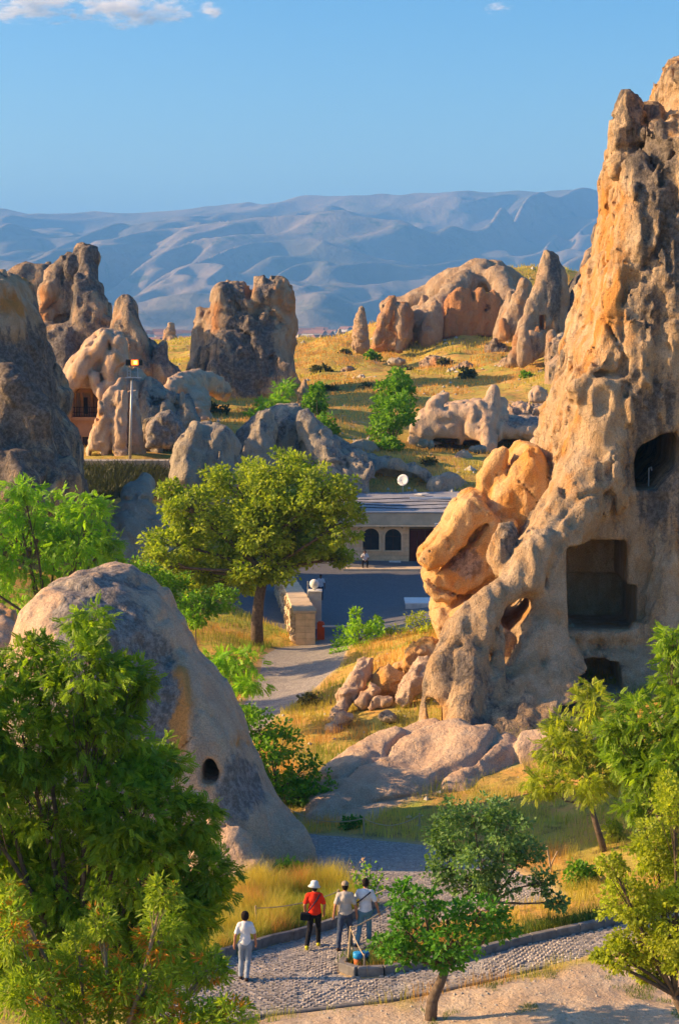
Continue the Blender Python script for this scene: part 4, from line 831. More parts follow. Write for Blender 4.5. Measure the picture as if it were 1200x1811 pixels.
# ------------------------------------------------------------------ stone building with arched windows
def building():
    D0 = 130.0
    gx = lambda p: at(p, 950, D0)[0]; gzz = lambda p: at(700, p, D0)[2]
    x0, x1 = gx(560), gx(875); zb, zt, zr = gzz(997), gzz(930), gzz(906)
    b = empty('stone_building', ((x0 + x1) / 2, D0, zb), 'low honey stone building with two arched windows and a flat gravel roof behind the courtyard', 'building')
    MB().box(((x0 + x1) / 2, D0 + 6.3, (zb + zt) / 2 - .3), (x1 - x0, 12.4, zt - zb + .6)).build('wall_core', M['mortar'], b)
    # openings: (cx, width, z0, z1, arched)
    wins = [(gx(655.5), 1.26, gzz(972), gzz(934)), (gx(694.5), 1.26, gzz(973), gzz(935))]
    door = (gx(723), gx(765), zb, gzz(937))
    rows = 9; rh = (zt - zb) / rows
    opens = [(c - w_ / 2 - .12, c + w_ / 2 + .12, a - .08, d + .12) for c, w_, a, d in wins] + [(door[0], door[1], zb - 1, door[3])]
    yf = D0 - .06
    for r in range(rows):
        z0, z1 = zb + r * rh + .008, zb + (r + 1) * rh - .008
        x = x0 - (0 if r % 2 else .45)
        while x < x1:
            L = random.uniform(.8, 1.05); seg = [(max(x, x0), min(x + L, x1))]; x += L + .016
            for ox0, ox1, oz0, oz1 in opens:
                if z1 > oz0 and z0 < oz1:
                    ns = []
                    for a, c in seg:
                        if c <= ox0 or a >= ox1: ns.append((a, c))
                        else:
                            if ox0 - a > .06: ns.append((a, ox0 - .008))
                            if c - ox1 > .06: ns.append((ox1 + .008, c))
                    seg = ns
            for a, c in seg:
                if c - a > .05: MB().box(((a + c) / 2, yf + random.uniform(-.006, .006), (z0 + z1) / 2), (c - a, .14, z1 - z0)).build('stone_block', M['stone' if random.random() < .6 else 'stone2'], b)
    for c, w_, a, d in wins:
        r_ = w_ / 2; zs = d - r_ * .95
        # surround: rectangle with an arched hole, extruded
        arc = [(c + r_ * math.cos(t), zs + r_ * .95 * math.sin(t)) for t in np.linspace(0, math.pi, 15)]
        X0, X1, Z0, Z1 = c - r_ - .12, c + r_ + .12, a - .08, d + .12
        V = []; Fc = []
        inner = [(c + r_, a)] + arc + [(c - r_, a)]
        outer = []
        for (xx, zz) in inner:
            t = math.atan2(zz - zs, xx - c)
            if zz <= zs + 1e-6: outer.append((X1 if xx > c else X0, zz))
            else:
                k = min((X1 - c) / max(abs(math.cos(t)), 1e-6), (Z1 - zs) / max(math.sin(t), 1e-6)); outer.append((c + k * math.cos(t), zs + k * math.sin(t)))
        n = len(inner)
        for y in (yf - .1, yf + .1):
            V += [(p[0], y, p[1]) for p in inner] + [(p[0], y, p[1]) for p in outer]
        for i in range(n - 1):
            Fc += [(i, i + 1, n + i + 1, n + i), (2 * n + i, i + 2 * n + n, 3 * n + i + 1, 2 * n + i + 1), (i, 2 * n + i, 2 * n + i + 1, i + 1)]
        MB().add(V, Fc).build('arch_surround', M['stone2'], b)
        MB().box((c, yf - .04, a - .05), (w_ + .3, .26, .09)).build('sill', M['stone2'], b)
        wn = MB(); pts = [(p[0], p[1]) for p in inner]
        wn.tube([(p[0], D0 - .0, p[1]) for p in inner] + [(inner[0][0], D0, inner[0][1])], .05, 4, False)
        f_ = wn.build('window', M['dark'], b)
        MB().add([(p[0], D0 + .02 - .04, p[1]) for p in inner], [tuple(range(n))]).build('pane', M['glass'], f_)
        MB().box((c, D0 - .03, (a + d) / 2), (.06, .05, d - a - .02)).build('mullion', M['dark'], f_)
        MB().box((c, D0 - .04, zs), (w_ - .06, .05, .06)).build('transom', M['dark'], f_)
    dw = door[1] - door[0]; dm = (door[0] + door[1]) / 2
    dr = MB().box((dm, D0 - .02, door[3] + .03), (dw, .12, .06)).box((door[0] + .04, D0 - .02, (zb + door[3]) / 2), (.08, .12, door[3] - zb)).build('door_frame', M['dark'], b)
    red = simple('maroon_door', (.075, .02, .018), .5, .15, 5)
    for k in range(3): MB().box((door[0] + dw * (k + .5) / 3, D0 - .03 + .02 * (k % 2), (zb + door[3]) / 2), (dw / 3 - .03, .05, door[3] - zb - .05), 0, 0).build('door_leaf', red, b)
    MB().box(((x0 + x1) / 2, D0 + 6, (zt + zr) / 2), (x1 - x0 + .5, 13.0, zr - zt), 0, .05).build('fascia', M['fascia'], b)
    MB().box(((x0 + x1) / 2, D0 - .62, zt + .06), (x1 - x0 + .5, .16, .1)).build('drip_moulding', M['stone2'], b)
    MB().box(((x0 + x1) / 2, D0 - .45, zr + .05), (x1 - x0 + .6, .24, .1)).build('roof_edge', M['galv'], b)
    nx, ny = 60, 40; gxx, gyy = np.meshgrid(np.linspace(x0 - .2, x1 + .2, nx), np.linspace(D0 - .3, D0 + 15.5, ny))
    hz = zr + .03 + .05 * fbm(gxx, gyy, gxx * 0, 3) + .02
    ii = (np.arange(ny - 1)[:, None] * nx + np.arange(nx - 1)[None]).ravel()
    loc = np.array(b.location)
    link('roof', npmesh('roof', np.stack([gxx, gyy, hz], -1).reshape(-1, 3) - loc, np.stack([ii, ii + 1, ii + nx + 1, ii + nx], 1)), M['gravel'], b)
    for k in range(4):
        y = D0 + 2 + k * 2.3; xx = np.linspace(x0 + 2.5, x1 - 1, 14)
        MB().tube([(float(a), y + .5 * math.sin(a * .8 + k), zr + .1) for a in xx], .035, 5).build('roof_cable', M['iron'], b)
    MB().tube([(gx(590), D0 + 4, zr + .1), (gx(648), D0 + 3.6, zr + .12)], .05, 6).build('roof_pipe', M['offwhite'], b)
    MB().box((gx(617), D0 + 1, zr + .35), (.09, .09, .8)).build('vent_pipe', M['offwhite'], b)
    # platform step and air conditioner
    st = empty('platform_step', (gx(740), D0 - 1.6, zb), 'long low stone platform step in front of the arched building', 'step')
    n = 10; xa, xb = gx(606), gx(880)
    for i in range(n): MB().box((xa + (xb - xa) * (i + .5) / n, D0 - 1.4, zb - .22), ((xb - xa) / n - .012, 2.6, .44), 0, .02).build('step_slab', M['fascia'], st)
    ac = empty('air_conditioner', (gx(778), D0 - .45, gzz(936)), 'beige air conditioner box high on the wall right of the door', 'air conditioner')
    MB().box((gx(778), D0 - .5, gzz(931)), (.95, .42, .66), 0, .03).build('casing', M['offwhite'], ac)
    MB().lathe([(.25, 0), (.25, .03), (.05, .04)], (gx(774), D0 - .72, gzz(931)), 14, (0, -1, 0)).build('fan_grille', M['iron'], ac)
    MB().box((gx(778), D0 - .3, gzz(931) - .38), (.7, .5, .06)).build('bracket', M['iron'], ac)
    # loose white bars on the roof
    yb = D0 + 8.5; p0, p1 = at(724, 889, yb), at(796, 889, yb)
    tag(MB().box(((p0[0] + p1[0]) / 2, yb, zr + .2), (p1[0] - p0[0], .16, .12)).build('white_bar', M['white']), 'long white bar lying across the gravel roof', 'bar')
    q = empty('scrap_sheet', (at(748, 880, yb + 3)[0], yb + 3, zr + .1), 'small heap of pale scrap sheets near the back of the roof', 'scrap')
    for k in range(4): MB().box((q.location.x + random.uniform(-.7, .7), q.location.y + random.uniform(-.5, .5), zr + .15 + .05 * k), (.9, .35, .03), random.uniform(0, 3), 0, .1).build('sheet', M['offwhite'], q)
    bench = at(698, 992, D0 - .5)
    tag(MB().box((bench[0], D0 - .35, zb + .14), (.9, .3, .26), 0, .03).build('stone_box', M['offwhite']), 'pale low stone box on the platform under the second arched window', 'box')
building()
def dish():
    c = at(712, 849, 143.5); r = .5
    d = empty('satellite_dish', c - np.array([0, -.3, .9]), 'round white satellite dish in front of the rock hollow', 'satellite dish')
    ax = np.array([-.35, -.85, .28]); ax /= np.linalg.norm(ax)
    MB().lathe([(.02, -.10), (.2, -.085), (.36, -.04), (r, .02), (r, .03), (.34, -.015), (.18, -.06), (.01, -.075)], c, 26, ax).build('reflector', M['white'], d, True)
    MB().tube([c - (0, 0, .42), c + ax * .5 - np.array((0, 0, .1))], .02, 5).build('feed_arm', M['galv'], d)
    MB().lathe([(.05, 0), (.05, .12)], c + ax * .5 - np.array((0, 0, .1)), 10, -ax).build('receiver', M['galv'], d)
    MB().tube([c - ax * .08, c + (0, .35, -.1), c + (0, .35, -1.3)], .035, 6).build('mast', M['galv'], d)
dish()
# ------------------------------------------------------------------ courtyard gate group
def gate():
    g = gpix(567, 1130); D = g[1]; z = g[2]
    t = empty('barrier', g, 'bright orange gate barrier box with a long white boom', 'barrier')
    MB().box((g[0], D, z + .5), (.44, .44, 1.0), 0, .04).build('housing', M['orange'], t)
    MB().box((g[0], D, z + 1.03), (.3, .3, .06)).build('housing_cap', M['orange'], t)
    xe = at(702, 1105, D)[0]
    MB().box(((g[0] + xe) / 2 + .1, D - .26, z + .82), (xe - g[0], .06, .1)).build('boom', M['white'], t)
    MB().box((xe + .1, D - .26, z + .4), (.12, .12, 1.0)).build('boom_rest', M['dark'], t)
    p = gpix(557, 1122); p = onray(557, D + 4)
    q = empty('gate_pillar', p, 'white gate pillar with a rounded white lamp on top', 'pillar')
    MB().box((p[0], p[1], p[2] + 1.12), (.78, .78, 2.3), 0, .03).build('shaft', M['offwhite'], q)
    MB().box((p[0], p[1], p[2] + 2.3), (.86, .86, .08), 0, .02).build('cap', M['offwhite'], q)
    lm = MB().lathe([(.1, 0), (.12, .12), (.24, .2), (.3, .36), (.27, .52), (.16, .64), (.03, .68)], (p[0] - .05, p[1], p[2] + 2.34), 16).build('lamp', M['white'], q, True)
    MB().tube([(p[0] - .46, p[1], p[2] + .6), (p[0] - .46, p[1], p[2] + 2.9)], .03, 5).build('conduit', M['galv'], q)
    # rubble wall
    a = onray(522, 97.5); bpt = onray(557, 97.5); L = 20.0
    far = onray(489, 117.5); th = bpt[0] - a[0]
    w_ = empty('rubble_wall', (a + bpt) / 2, 'rough rubble stone wall with flat coping left of the orange barrier', 'stone wall')
    H = 1.85; sh = far[0] - a[0]
    def P(u, v, h): # u along 0..1, v across 0..1
        y = a[1] + L * u; return np.array([a[0] + sh * u + th * v * (1 - .45 * u), y, gz(a[0] + sh * u, y) + h])
    V = []; Fq = []
    for u in np.linspace(0, 1, 9):
        for v, h in ((0, -.3), (0, H), (1, H), (1, -.3)): V.append(P(u, v, h * (1 if h < 0 else 1 - .12 * u)))
    for i in range(8):
        for k in range(4): Fq.append((i * 4 + k, i * 4 + (k + 1) % 4, i * 4 + 4 + (k + 1) % 4, i * 4 + 4 + k))
    Fq += [(3, 2, 1, 0), (32, 33, 34, 35)]
    MB().add(V, Fq).build('wall_core', M['mortar'], w_)
    for k in range(5):
        for j in range(2):
            m0 = P(0, (j + .5) / 2, H * (k + .5) / 5); MB().box((m0[0], m0[1] - .04, m0[2]), (th / 2 - .015, .14, H / 5 - .015)).build('stone_block', M['stone'], w_)
    me = []
    cnt = 0
    for r in range(6):
        u = 0
        while u < .97:
            du = random.uniform(.018, .036); c = P(u + du / 2, 0, H * (r + .5) / 6 * (1 - .12 * u)); ly = L * du
            s_ = MB().box(c + (random.uniform(-.06, .02), 0, random.uniform(-.04, .04)), (random.uniform(.2, .42), ly * .9, H / 6 * random.uniform(.75, .98)), -sh / L * 1.0 + random.uniform(-.15, .15), .05, random.uniform(-.2, .2), random.uniform(-.25, .25))
            s_.build('rubble_stone', M['rubble'], w_); cnt += 1; u += du
    for i in range(12):
        c = P((i + .5) / 12, .5, H + .08 - H * .12 * i / 12); MB().box(c, (th * (1 - .45 * i / 12) + .2, L / 12 - .05, .17), -sh / L, .03).build('coping_stone', M['fascia'], w_)
    # white low canopy in the courtyard
    c = onray(745, 111); 
    k = empty('canopy', c, 'white flat canopy roof standing at the edge of the courtyard by the golden pinnacle', 'canopy')
    x0, x1 = at(715, 1060, 111)[0], at(785, 1060, 111)[0]; zt = at(700, 1067, 110)[2]
    MB().box(((x0 + x1) / 2, 111, zt), (x1 - x0, 2.2, .1), 0, .02).build('roof_panel', M['white'], k)
    MB().box(((x0 + x1) / 2, 109.88, zt - .18), (x1 - x0, .05, .34)).build('front_panel', M['offwhite'], k)
    for sx in (x0 + .08, x1 - .08):
        for yy in (110, 112): MB().box((sx, yy, (zt + c[2]) / 2 - .1), (.07, .07, zt - c[2])).build('leg', M['galv'], k)
gate()
# ------------------------------------------------------------------ lamp mast
def mast():
    D = 139.5; b = at(230, 816, D); t = at(233.5, 668, D)
    m_ = empty('lamp_mast', b, 'tall thin steel floodlight mast with one glowing orange lamp', 'lamp mast')
    MB().tube([b, (b + t) / 2, t], [.13, .11, .08], 8).build('pole', M['galv'], m_, True)
    MB().box(t + (.1, 0, 0), (1.3, .5, .08)).build('platform', M['galv'], m_)
    MB().box(t + (0, 0, .25), (1.0, .3, .05)).build('platform', M['galv'], m_) if False else None
    x0 = at(225.5, 660, D)[0]; x1 = at(231, 660, D)[0]; zt = at(230, 642, D)[2]
    fr = MB()
    for x in (x0, x1): fr.box((x, D, (t[2] + zt) / 2), (.07, .07, zt - t[2]))
    for k in range(5): fr.box(((x0 + x1) / 2, D, t[2] + (zt - t[2]) * (k + .3) / 5), (x1 - x0, .05, .05))
    fr.build('ladder_frame', M['galv'], m_)
    xr = at(244, 660, D)[0]
    MB().box((xr, D, (t[2] + zt) / 2), (.05, .05, zt - t[2])).build('lamp_post', M['galv'], m_)
    MB().box(((x0 + xr) / 2, D, zt - .1), (xr - x0 + .5, .06, .06)).build('crossbar', M['galv'], m_)
    lit = bpy.data.materials.new('glowing_lamp'); lit.use_nodes = True; e = lit.node_tree.nodes['Principled BSDF']
    e.inputs['Base Color'].default_value = (.9, .4, .1, 1); e.inputs['Emission Color'].default_value = (1, .13, .005, 1); e.inputs['Emission Strength'].default_value = 1.6
    lit2 = lit.copy(); lit2.name = 'glowing_core'; lit2.node_tree.nodes['Principled BSDF'].inputs['Emission Color'].default_value = (1, .62, .10, 1); lit2.node_tree.nodes['Principled BSDF'].inputs['Emission Strength'].default_value = 2.6
    def flood(px, on, w_):
        c = at(px, 641, D - .2)
        o = MB().box(c, (w_, .35, .5), 0, .05).build('floodlight', M['iron'], m_)
        if on:
            MB().box(c + (0, -.2, 0), (w_ * .92, .03, .42)).build('lens', lit, o)
            MB().box(c + (.05, -.23, 0), (w_ * .4, .03, .26)).build('bulb', lit2, o)
        else: MB().box(c + (0, -.2, 0), (w_ * .7, .03, .34)).build('lens', M['glass'], o)
    flood(227, False, .38); flood(239, True, .62); flood(249, False, .3)
mast()
# ------------------------------------------------------------------ monastery front and terraces
def monastery():
    D = 148.6; X = lambda p: at(p, 750, D)[0]; Z = lambda p: at(150, p, D)[2]
    b = empty('carved_facade', (X(150), D, Z(812)), 'small carved monastery front with columns and a balcony rail in the lit rock', 'carved facade')
    def bx(nm, x0, x1, y0, y1, d, mt, dy=0, par=b): return MB().box(((X(x0) + X(x1)) / 2, D + dy, (Z(y0) + Z(y1)) / 2), (X(x1) - X(x0), d, Z(y0) - Z(y1))).build(nm, M[mt], par)
    bx('lower_wall', 122, 178, 742, 815, .4, 'pinkpl'); bx('balcony_floor', 122, 180, 737, 743, 2.4, 'pinkpl', .6); bx('back_wall', 122, 184, 690, 740, .3, 'sungold', 1.6)
    bx('cornice', 122, 184, 689, 695, .6, 'sungold', 1.2)
    for p in (128, 140, 158, 172): bx('column', p, p + 4.5, 694, 738, .5, 'sungold', 1.25)
    bx('door', 145, 152, 704, 737, .06, 'dark', 1.42); bx('doorway', 146.5, 159, 772, 812, .06, 'dark', -.2); bx('small_window', 133, 137, 782, 788, .06, 'dark', -.2); bx('lintel', 124, 156, 770, 772, .1, 'sungold', -.22)
    rl = MB()
    for yy in (720, 729, 736): rl.box(((X(124) + X(177)) / 2, D - .1, Z(yy)), (X(177) - X(124), .05, .05))
    for p in np.arange(124, 178, 4.4): rl.box((X(p), D - .1, (Z(720) + Z(738)) / 2), (.04, .04, Z(720) - Z(738)))
    rl.build('railing', M['iron'], b)
monastery()
def blockwall(label, px0, px1, y0, y1, D, rows, n, dep=.9, mt='offst'):
    a, c = at(px0, y0, D), at(px1, y1, D); r = empty('terrace_wall', ((a[0] + c[0]) / 2, D, c[2]), label, 'stone wall')
    h = (a[2] - c[2]) / rows; w_ = (c[0] - a[0]) / n
    MB().box(((a[0] + c[0]) / 2, D + dep * .55, (a[2] + c[2]) / 2), (c[0] - a[0] - .1, dep, a[2] - c[2] - .05)).build('wall_core', M['mortar'], r)
    for j in range(rows):
        x = a[0]
        while x < c[0] - .1:
            L = min(w_ * random.uniform(.75, 1.25), c[0] - x)
            MB().box((x + L / 2, D + random.uniform(-.05, .03), c[2] + h * (j + .5)), (L - .04, .5, h - .03), random.uniform(-.02, .02), .05).build('stone_block', M[mt], r); x += L
M['offst'] = simple('grey_tuff_block', (.46, .42, .35), .95, .2, 1.5, .03)
blockwall('long pale block wall along the terrace under the lamp mast', 126, 300, 813, 840, 137.5, 3, 13)
blockwall('low pale block wall on the step below the terrace wall', 163, 222, 862, 893, 131, 2, 4, 1.4)
blockwall('lowest short row of pale blocks behind the left trees', 170, 226, 903, 915, 129, 1, 4, 1.2)
M['shrubshade'] = None
# railing posts in the cliff cave
for p, lb in ((1104, 'short steel post at the left edge of the dark cliff cave'), (1146, 'short steel post at the right side of the dark cliff cave')):
    a = at(p, 852, 74.6); MB().tube([a, a + (0, 0, .62), a + (.12, 0, .7)], .035, 6)
    tag(MB().tube([a - (0, 0, .2), a + (0, 0, .6), a + (.1, 0, .66), a + (.12, 0, .5)], .035, 6).build('rail_post', M['galv']), lb, 'post')
# ------------------------------------------------------------------ rope fence
def post(label, pb, ptop, D=None, r=.035, mt='wood'):
    g = gpix(*pb) if D is None else onray(pb[0], D); t = at(ptop[0], ptop[1], g[1] + .0)
    t = np.array([t[0], g[1], max(t[2], g[2] + .5)])
    tag(MB().tube([g - (0, 0, .1), (g + t) / 2, t], [r, r * .9, r * .8], 7).build('fence_post', M[mt]), label, 'fence post'); return t
def rope(label, a, b, sag=.15):
    P = [a + (b - a) * t + np.array([0, 0, -sag * 4 * t * (1 - t)]) for t in np.linspace(0, 1, 12)]
    tag(MB().tube([p - (0, 0, .06) for p in P], .016, 5).build('rope', M['rope']), label, 'rope')
tA = post('slanting wooden rope post at the tip of the planted island', (615, 1708), (620, 1638)); tB = post('thin rope post in the tub corner of the planted island', (644, 1722), (644, 1692), r=.03, mt='kerb')
tC = post('pale rope post standing behind the man in the grey shirt', (598, 1632), (598, 1573)); tD = post('rope post at the near edge of the bare slope', (643, 1484), (643, 1444)); tE = post('short rope post where the rope meets the mulberry tree', (741, 1470), (741, 1438))
tF = post('rope post half hidden in grass right of the mulberry tree', (974, 1540), (966, 1497)); tG = onray(500, 57) + (0, 0, .8); tH = post('rope post among yellow grass near the woman in white', (455, 1650), (452, 1602)); tI = onray(720, 45) + (0, 0, .9)
post('slim cut stake leaning beside the hidden rope post', (968, 1540), (985, 1505), r=.03)
rope('rope sagging left from the post by the bare slope', tG, tD, .3); rope('rope sagging right from the post by the bare slope', tD, tE, .3)
rope('rope crossing the yellow grass behind the walkers', tH, tC, .12); rope('rope running from the island tip post behind the front tree', tA, tI, .08); rope('rope dropping from the island tip post to the tub', tA, tB, .05)
rope('rope rising behind the man with the shoulder strap', tC, onray(690, 45.5) + (0, 0, 1.0), .2)
# tub
g = gpix(632, 1712); tb = empty('tub', g, 'small orange tub with a bright blue rim in the planted island', 'tub')
blue = simple('blue_plastic', (.03, .30, .62), .4, .05, 4)
MB().lathe([(.075, 0), (.09, .1), (.1, .26)], g, 14).build('pot', simple('terracotta', (.55, .16, .05), .7, .15, 8), tb, True)
MB().lathe([(.105, .26), (.115, .27), (.115, .40), (.09, .405)], g, 14).build('rim', blue, tb, True)
g2 = g + (.2, .12, 0); tb = empty('tub', g2, 'small shaded blue tub right of the orange tub', 'tub')
MB().lathe([(.07, 0), (.08, .25)], g2, 14).build('pot', M['iron'], tb, True); MB().lathe([(.09, .25), (.1, .27), (.1, .38), (.08, .385)], g2, 14).build('rim', simple('dark_blue_plastic', (.02, .12, .28), .4, .05, 4), tb, True)
# ------------------------------------------------------------------ distant town on the plain
def town():
    wm = simple('town_wall', (.62, .58, .52), .9, .1, .02); rm = simple('town_roof', (.30, .16, .12), .9, .1, .02)
    base = MB().box((0, 0, 4), (16, 12, 8)).mesh('walls'); base.materials.append(wm)
    rf = MB().add([(-8.5, -6.5, 8), (8.5, -6.5, 8), (8.5, 6.5, 8), (-8.5, 6.5, 8), (-8.5, 0, 11), (8.5, 0, 11)], [(0, 1, 5, 4), (2, 3, 4, 5), (1, 2, 5), (3, 0, 4), (3, 2, 1, 0)]).mesh('roof'); rf.materials.append(rm)
    k = 0
    for i in range(170):
        px = random.choice([random.uniform(240, 350), random.uniform(520, 660), random.uniform(520, 640)]); D = random.uniform(1300, 3300); x = (px - CX) / F * D
        s = random.uniform(.5, 1.3)
        h = bpy.data.objects.new('town_house', None); COL.objects.link(h); h.location = (x, D, -22); h.rotation_euler = (0, 0, random.uniform(-.6, .6)); h.scale = (s * random.uniform(.7, 1.6), s, s * random.uniform(.7, 1.4))
        tag(h, 'tiny pale house of the distant town on the plain', 'house', 'distant town houses')
        for nm, me in (('walls', base), ('roof', rf)):
            o = bpy.data.objects.new(nm, me); COL.objects.link(o); o.parent = h
town()
# ------------------------------------------------------------------ foliage
def leaf_mat(name, dark, light, accent=None, trans=.45):
    m = bpy.data.materials.new(name); m.use_nodes = True; n = m.node_tree; b = n.nodes['Principled BSDF']; out = n.nodes['Material Output']
    t = attr(n, 'tone'); P = pos(n)
    c = mixc(n, t, dark, light)
    if accent: c = mixc(n, ramp(n, attr(n, 'accent'), .4, .6), c, accent)
    x = n.nodes.new('ShaderNodeVectorMath'); x.operation = 'SCALE'; n.links.new(c, x.inputs[0]); n.links.new(ramp(n, noise_(n, 1.1, 3, .5, P), .3, .7, .8, 1.2), x.inputs['Scale'])
    n.links.new(x.outputs[0], b.inputs['Base Color']); b.inputs['Roughness'].default_value = .5; b.inputs['Specular IOR Level'].default_value = .3
    tr = n.nodes.new('ShaderNodeBsdfTranslucent'); y = n.nodes.new('ShaderNodeVectorMath'); y.operation = 'MULTIPLY'; n.links.new(x.outputs[0], y.inputs[0]); y.inputs[1].default_value = (1.7, 1.65, .6)
    n.links.new(y.outputs[0], tr.inputs['Color'])
    ms = n.nodes.new('ShaderNodeMixShader'); ms.inputs[0].default_value = trans; n.links.new(b.outputs[0], ms.inputs[1]); n.links.new(tr.outputs[0], ms.inputs[2]); n.links.new(ms.outputs[0], out.inputs['Surface'])
    return m
M['locust'] = leaf_mat('locust_leaves', (.075, .16, .012), (.28, .42, .03))
M['bright'] = leaf_mat('bright_leaves', (0.11, 0.26, 0.014), (0.308, 0.546, 0.036))
M['maple'] = leaf_mat('maple_leaves', (.10, .19, .014), (.40, .48, .05))
M['ash'] = leaf_mat('ash_leaves', (0.132, 0.221, 0.014), (0.352, 0.468, 0.048), (0.605, 0.26, 0.036))
M['mulberry'] = leaf_mat('mulberry_leaves', (0.044, 0.13, 0.024), (0.187, 0.312, 0.096), None, .3)
M['dkleaf'] = leaf_mat('dark_broad_leaves', (0.039, 0.156, 0.014), (0.11, 0.286, 0.024), None, .35)
M['yellowl'] = leaf_mat('yellow_green_leaves', (0.176, 0.247, 0.014), (0.44, 0.494, 0.048))
M['poplar'] = leaf_mat('poplar_leaves', (0.066, 0.182, 0.014), (0.198, 0.39, 0.03))
M['scrub'] = leaf_mat('scrub_leaves', (.05, .065, .025), (.13, .13, .05), None, .25)
M['grassm'] = leaf_mat('meadow_grass', (.20, .27, .035), (.56, .46, .09), (.62, .35, .10), .35)
M['iris'] = leaf_mat('iris_blades', (.07, .13, .02), (.20, .26, .05), None, .35)
M['petal'] = leaf_mat('pink_white_petals', (.60, .40, .40), (.75, .62, .62), None, .4)
M['dry'] = leaf_mat('dry_plume_grass', (.45, .36, .22), (.62, .52, .34), None, .35)
M['bark'] = simple('grey_brown_bark', (.13, .095, .07), .95, .3, 7, .03)
M['palebark'] = simple('pale_twigs', (.30, .22, .14), .95, .3, 7, .01)
def tmpl(kind):
    if kind == 'simple': return np.array([(0, 0, 0), (-.36, .45, .08), (0, 1, 0), (.36, .45, .08)]), np.array([(0, 3, 2, 1)])
    if kind == 'lance': return np.array([(0, 0, 0), (-.15, .4, .04), (0, 1, -.08), (.15, .4, .04)]), np.array([(0, 3, 2, 1)])
    V = []; Q = []; k = 6
    for i in range(k):
        y = .12 + .8 * i / k; z = -.35 * y * y
        for s in (-1, 1):
            o = len(V); L = .28 * (1 - .3 * abs(i / k - .45)) * (1 + .15 * math.sin(i * 2.3 + s)); w = .095
            d = np.array([s * .86, .5, -.22 ]); d /= np.linalg.norm(d); b0 = np.array([0, y, z]); sd_ = np.array([-s * .5, .86, 0]) * w
            V += [b0, b0 + d * L * .5 + sd_, b0 + d * L, b0 + d * L * .5 - sd_]; Q.append((o, o + 1, o + 2, o + 3))
    o = len(V); V += [(0, .9, -.3), (-.055, 1.02, -.36), (0, 1.17, -.42), (.055, 1.02, -.36)]; Q.append((o, o + 1, o + 2, o + 3))
    return np.array(V), np.array(Q)
def leaves(name, kind, P, Dr, size, tone, mat, parent, r_, accent=None):
    T, Q = tmpl(kind); N = len(P)
    f = Dr / (np.linalg.norm(Dr, axis=1, keepdims=True) + 1e-9)
    up = np.array([0, 0, 1.]) + r_.normal(0, .75, (N, 3)); x = np.cross(f, up); x /= np.linalg.norm(x, axis=1, keepdims=True) + 1e-9; z = np.cross(x, f)
    s = size[:, None, None]
    V = P[:, None] + s * (T[None, :, 0, None] * x[:, None] + T[None, :, 1, None] * f[:, None] + T[None, :, 2, None] * z[:, None])
    F_ = (Q[None] + (np.arange(N) * len(T))[:, None, None]).reshape(-1, 4)
    A = {'tone': np.repeat(tone, len(T)), 'accent': np.repeat(accent if accent is not None else np.zeros(N), len(T))}
    loc = np.array(parent.location) if parent is not None else np.zeros(3)
    o = link(name, npmesh(name, V.reshape(-1, 3) - loc, F_, False, A), mat, parent); o['kind'] = 'stuff'; return o
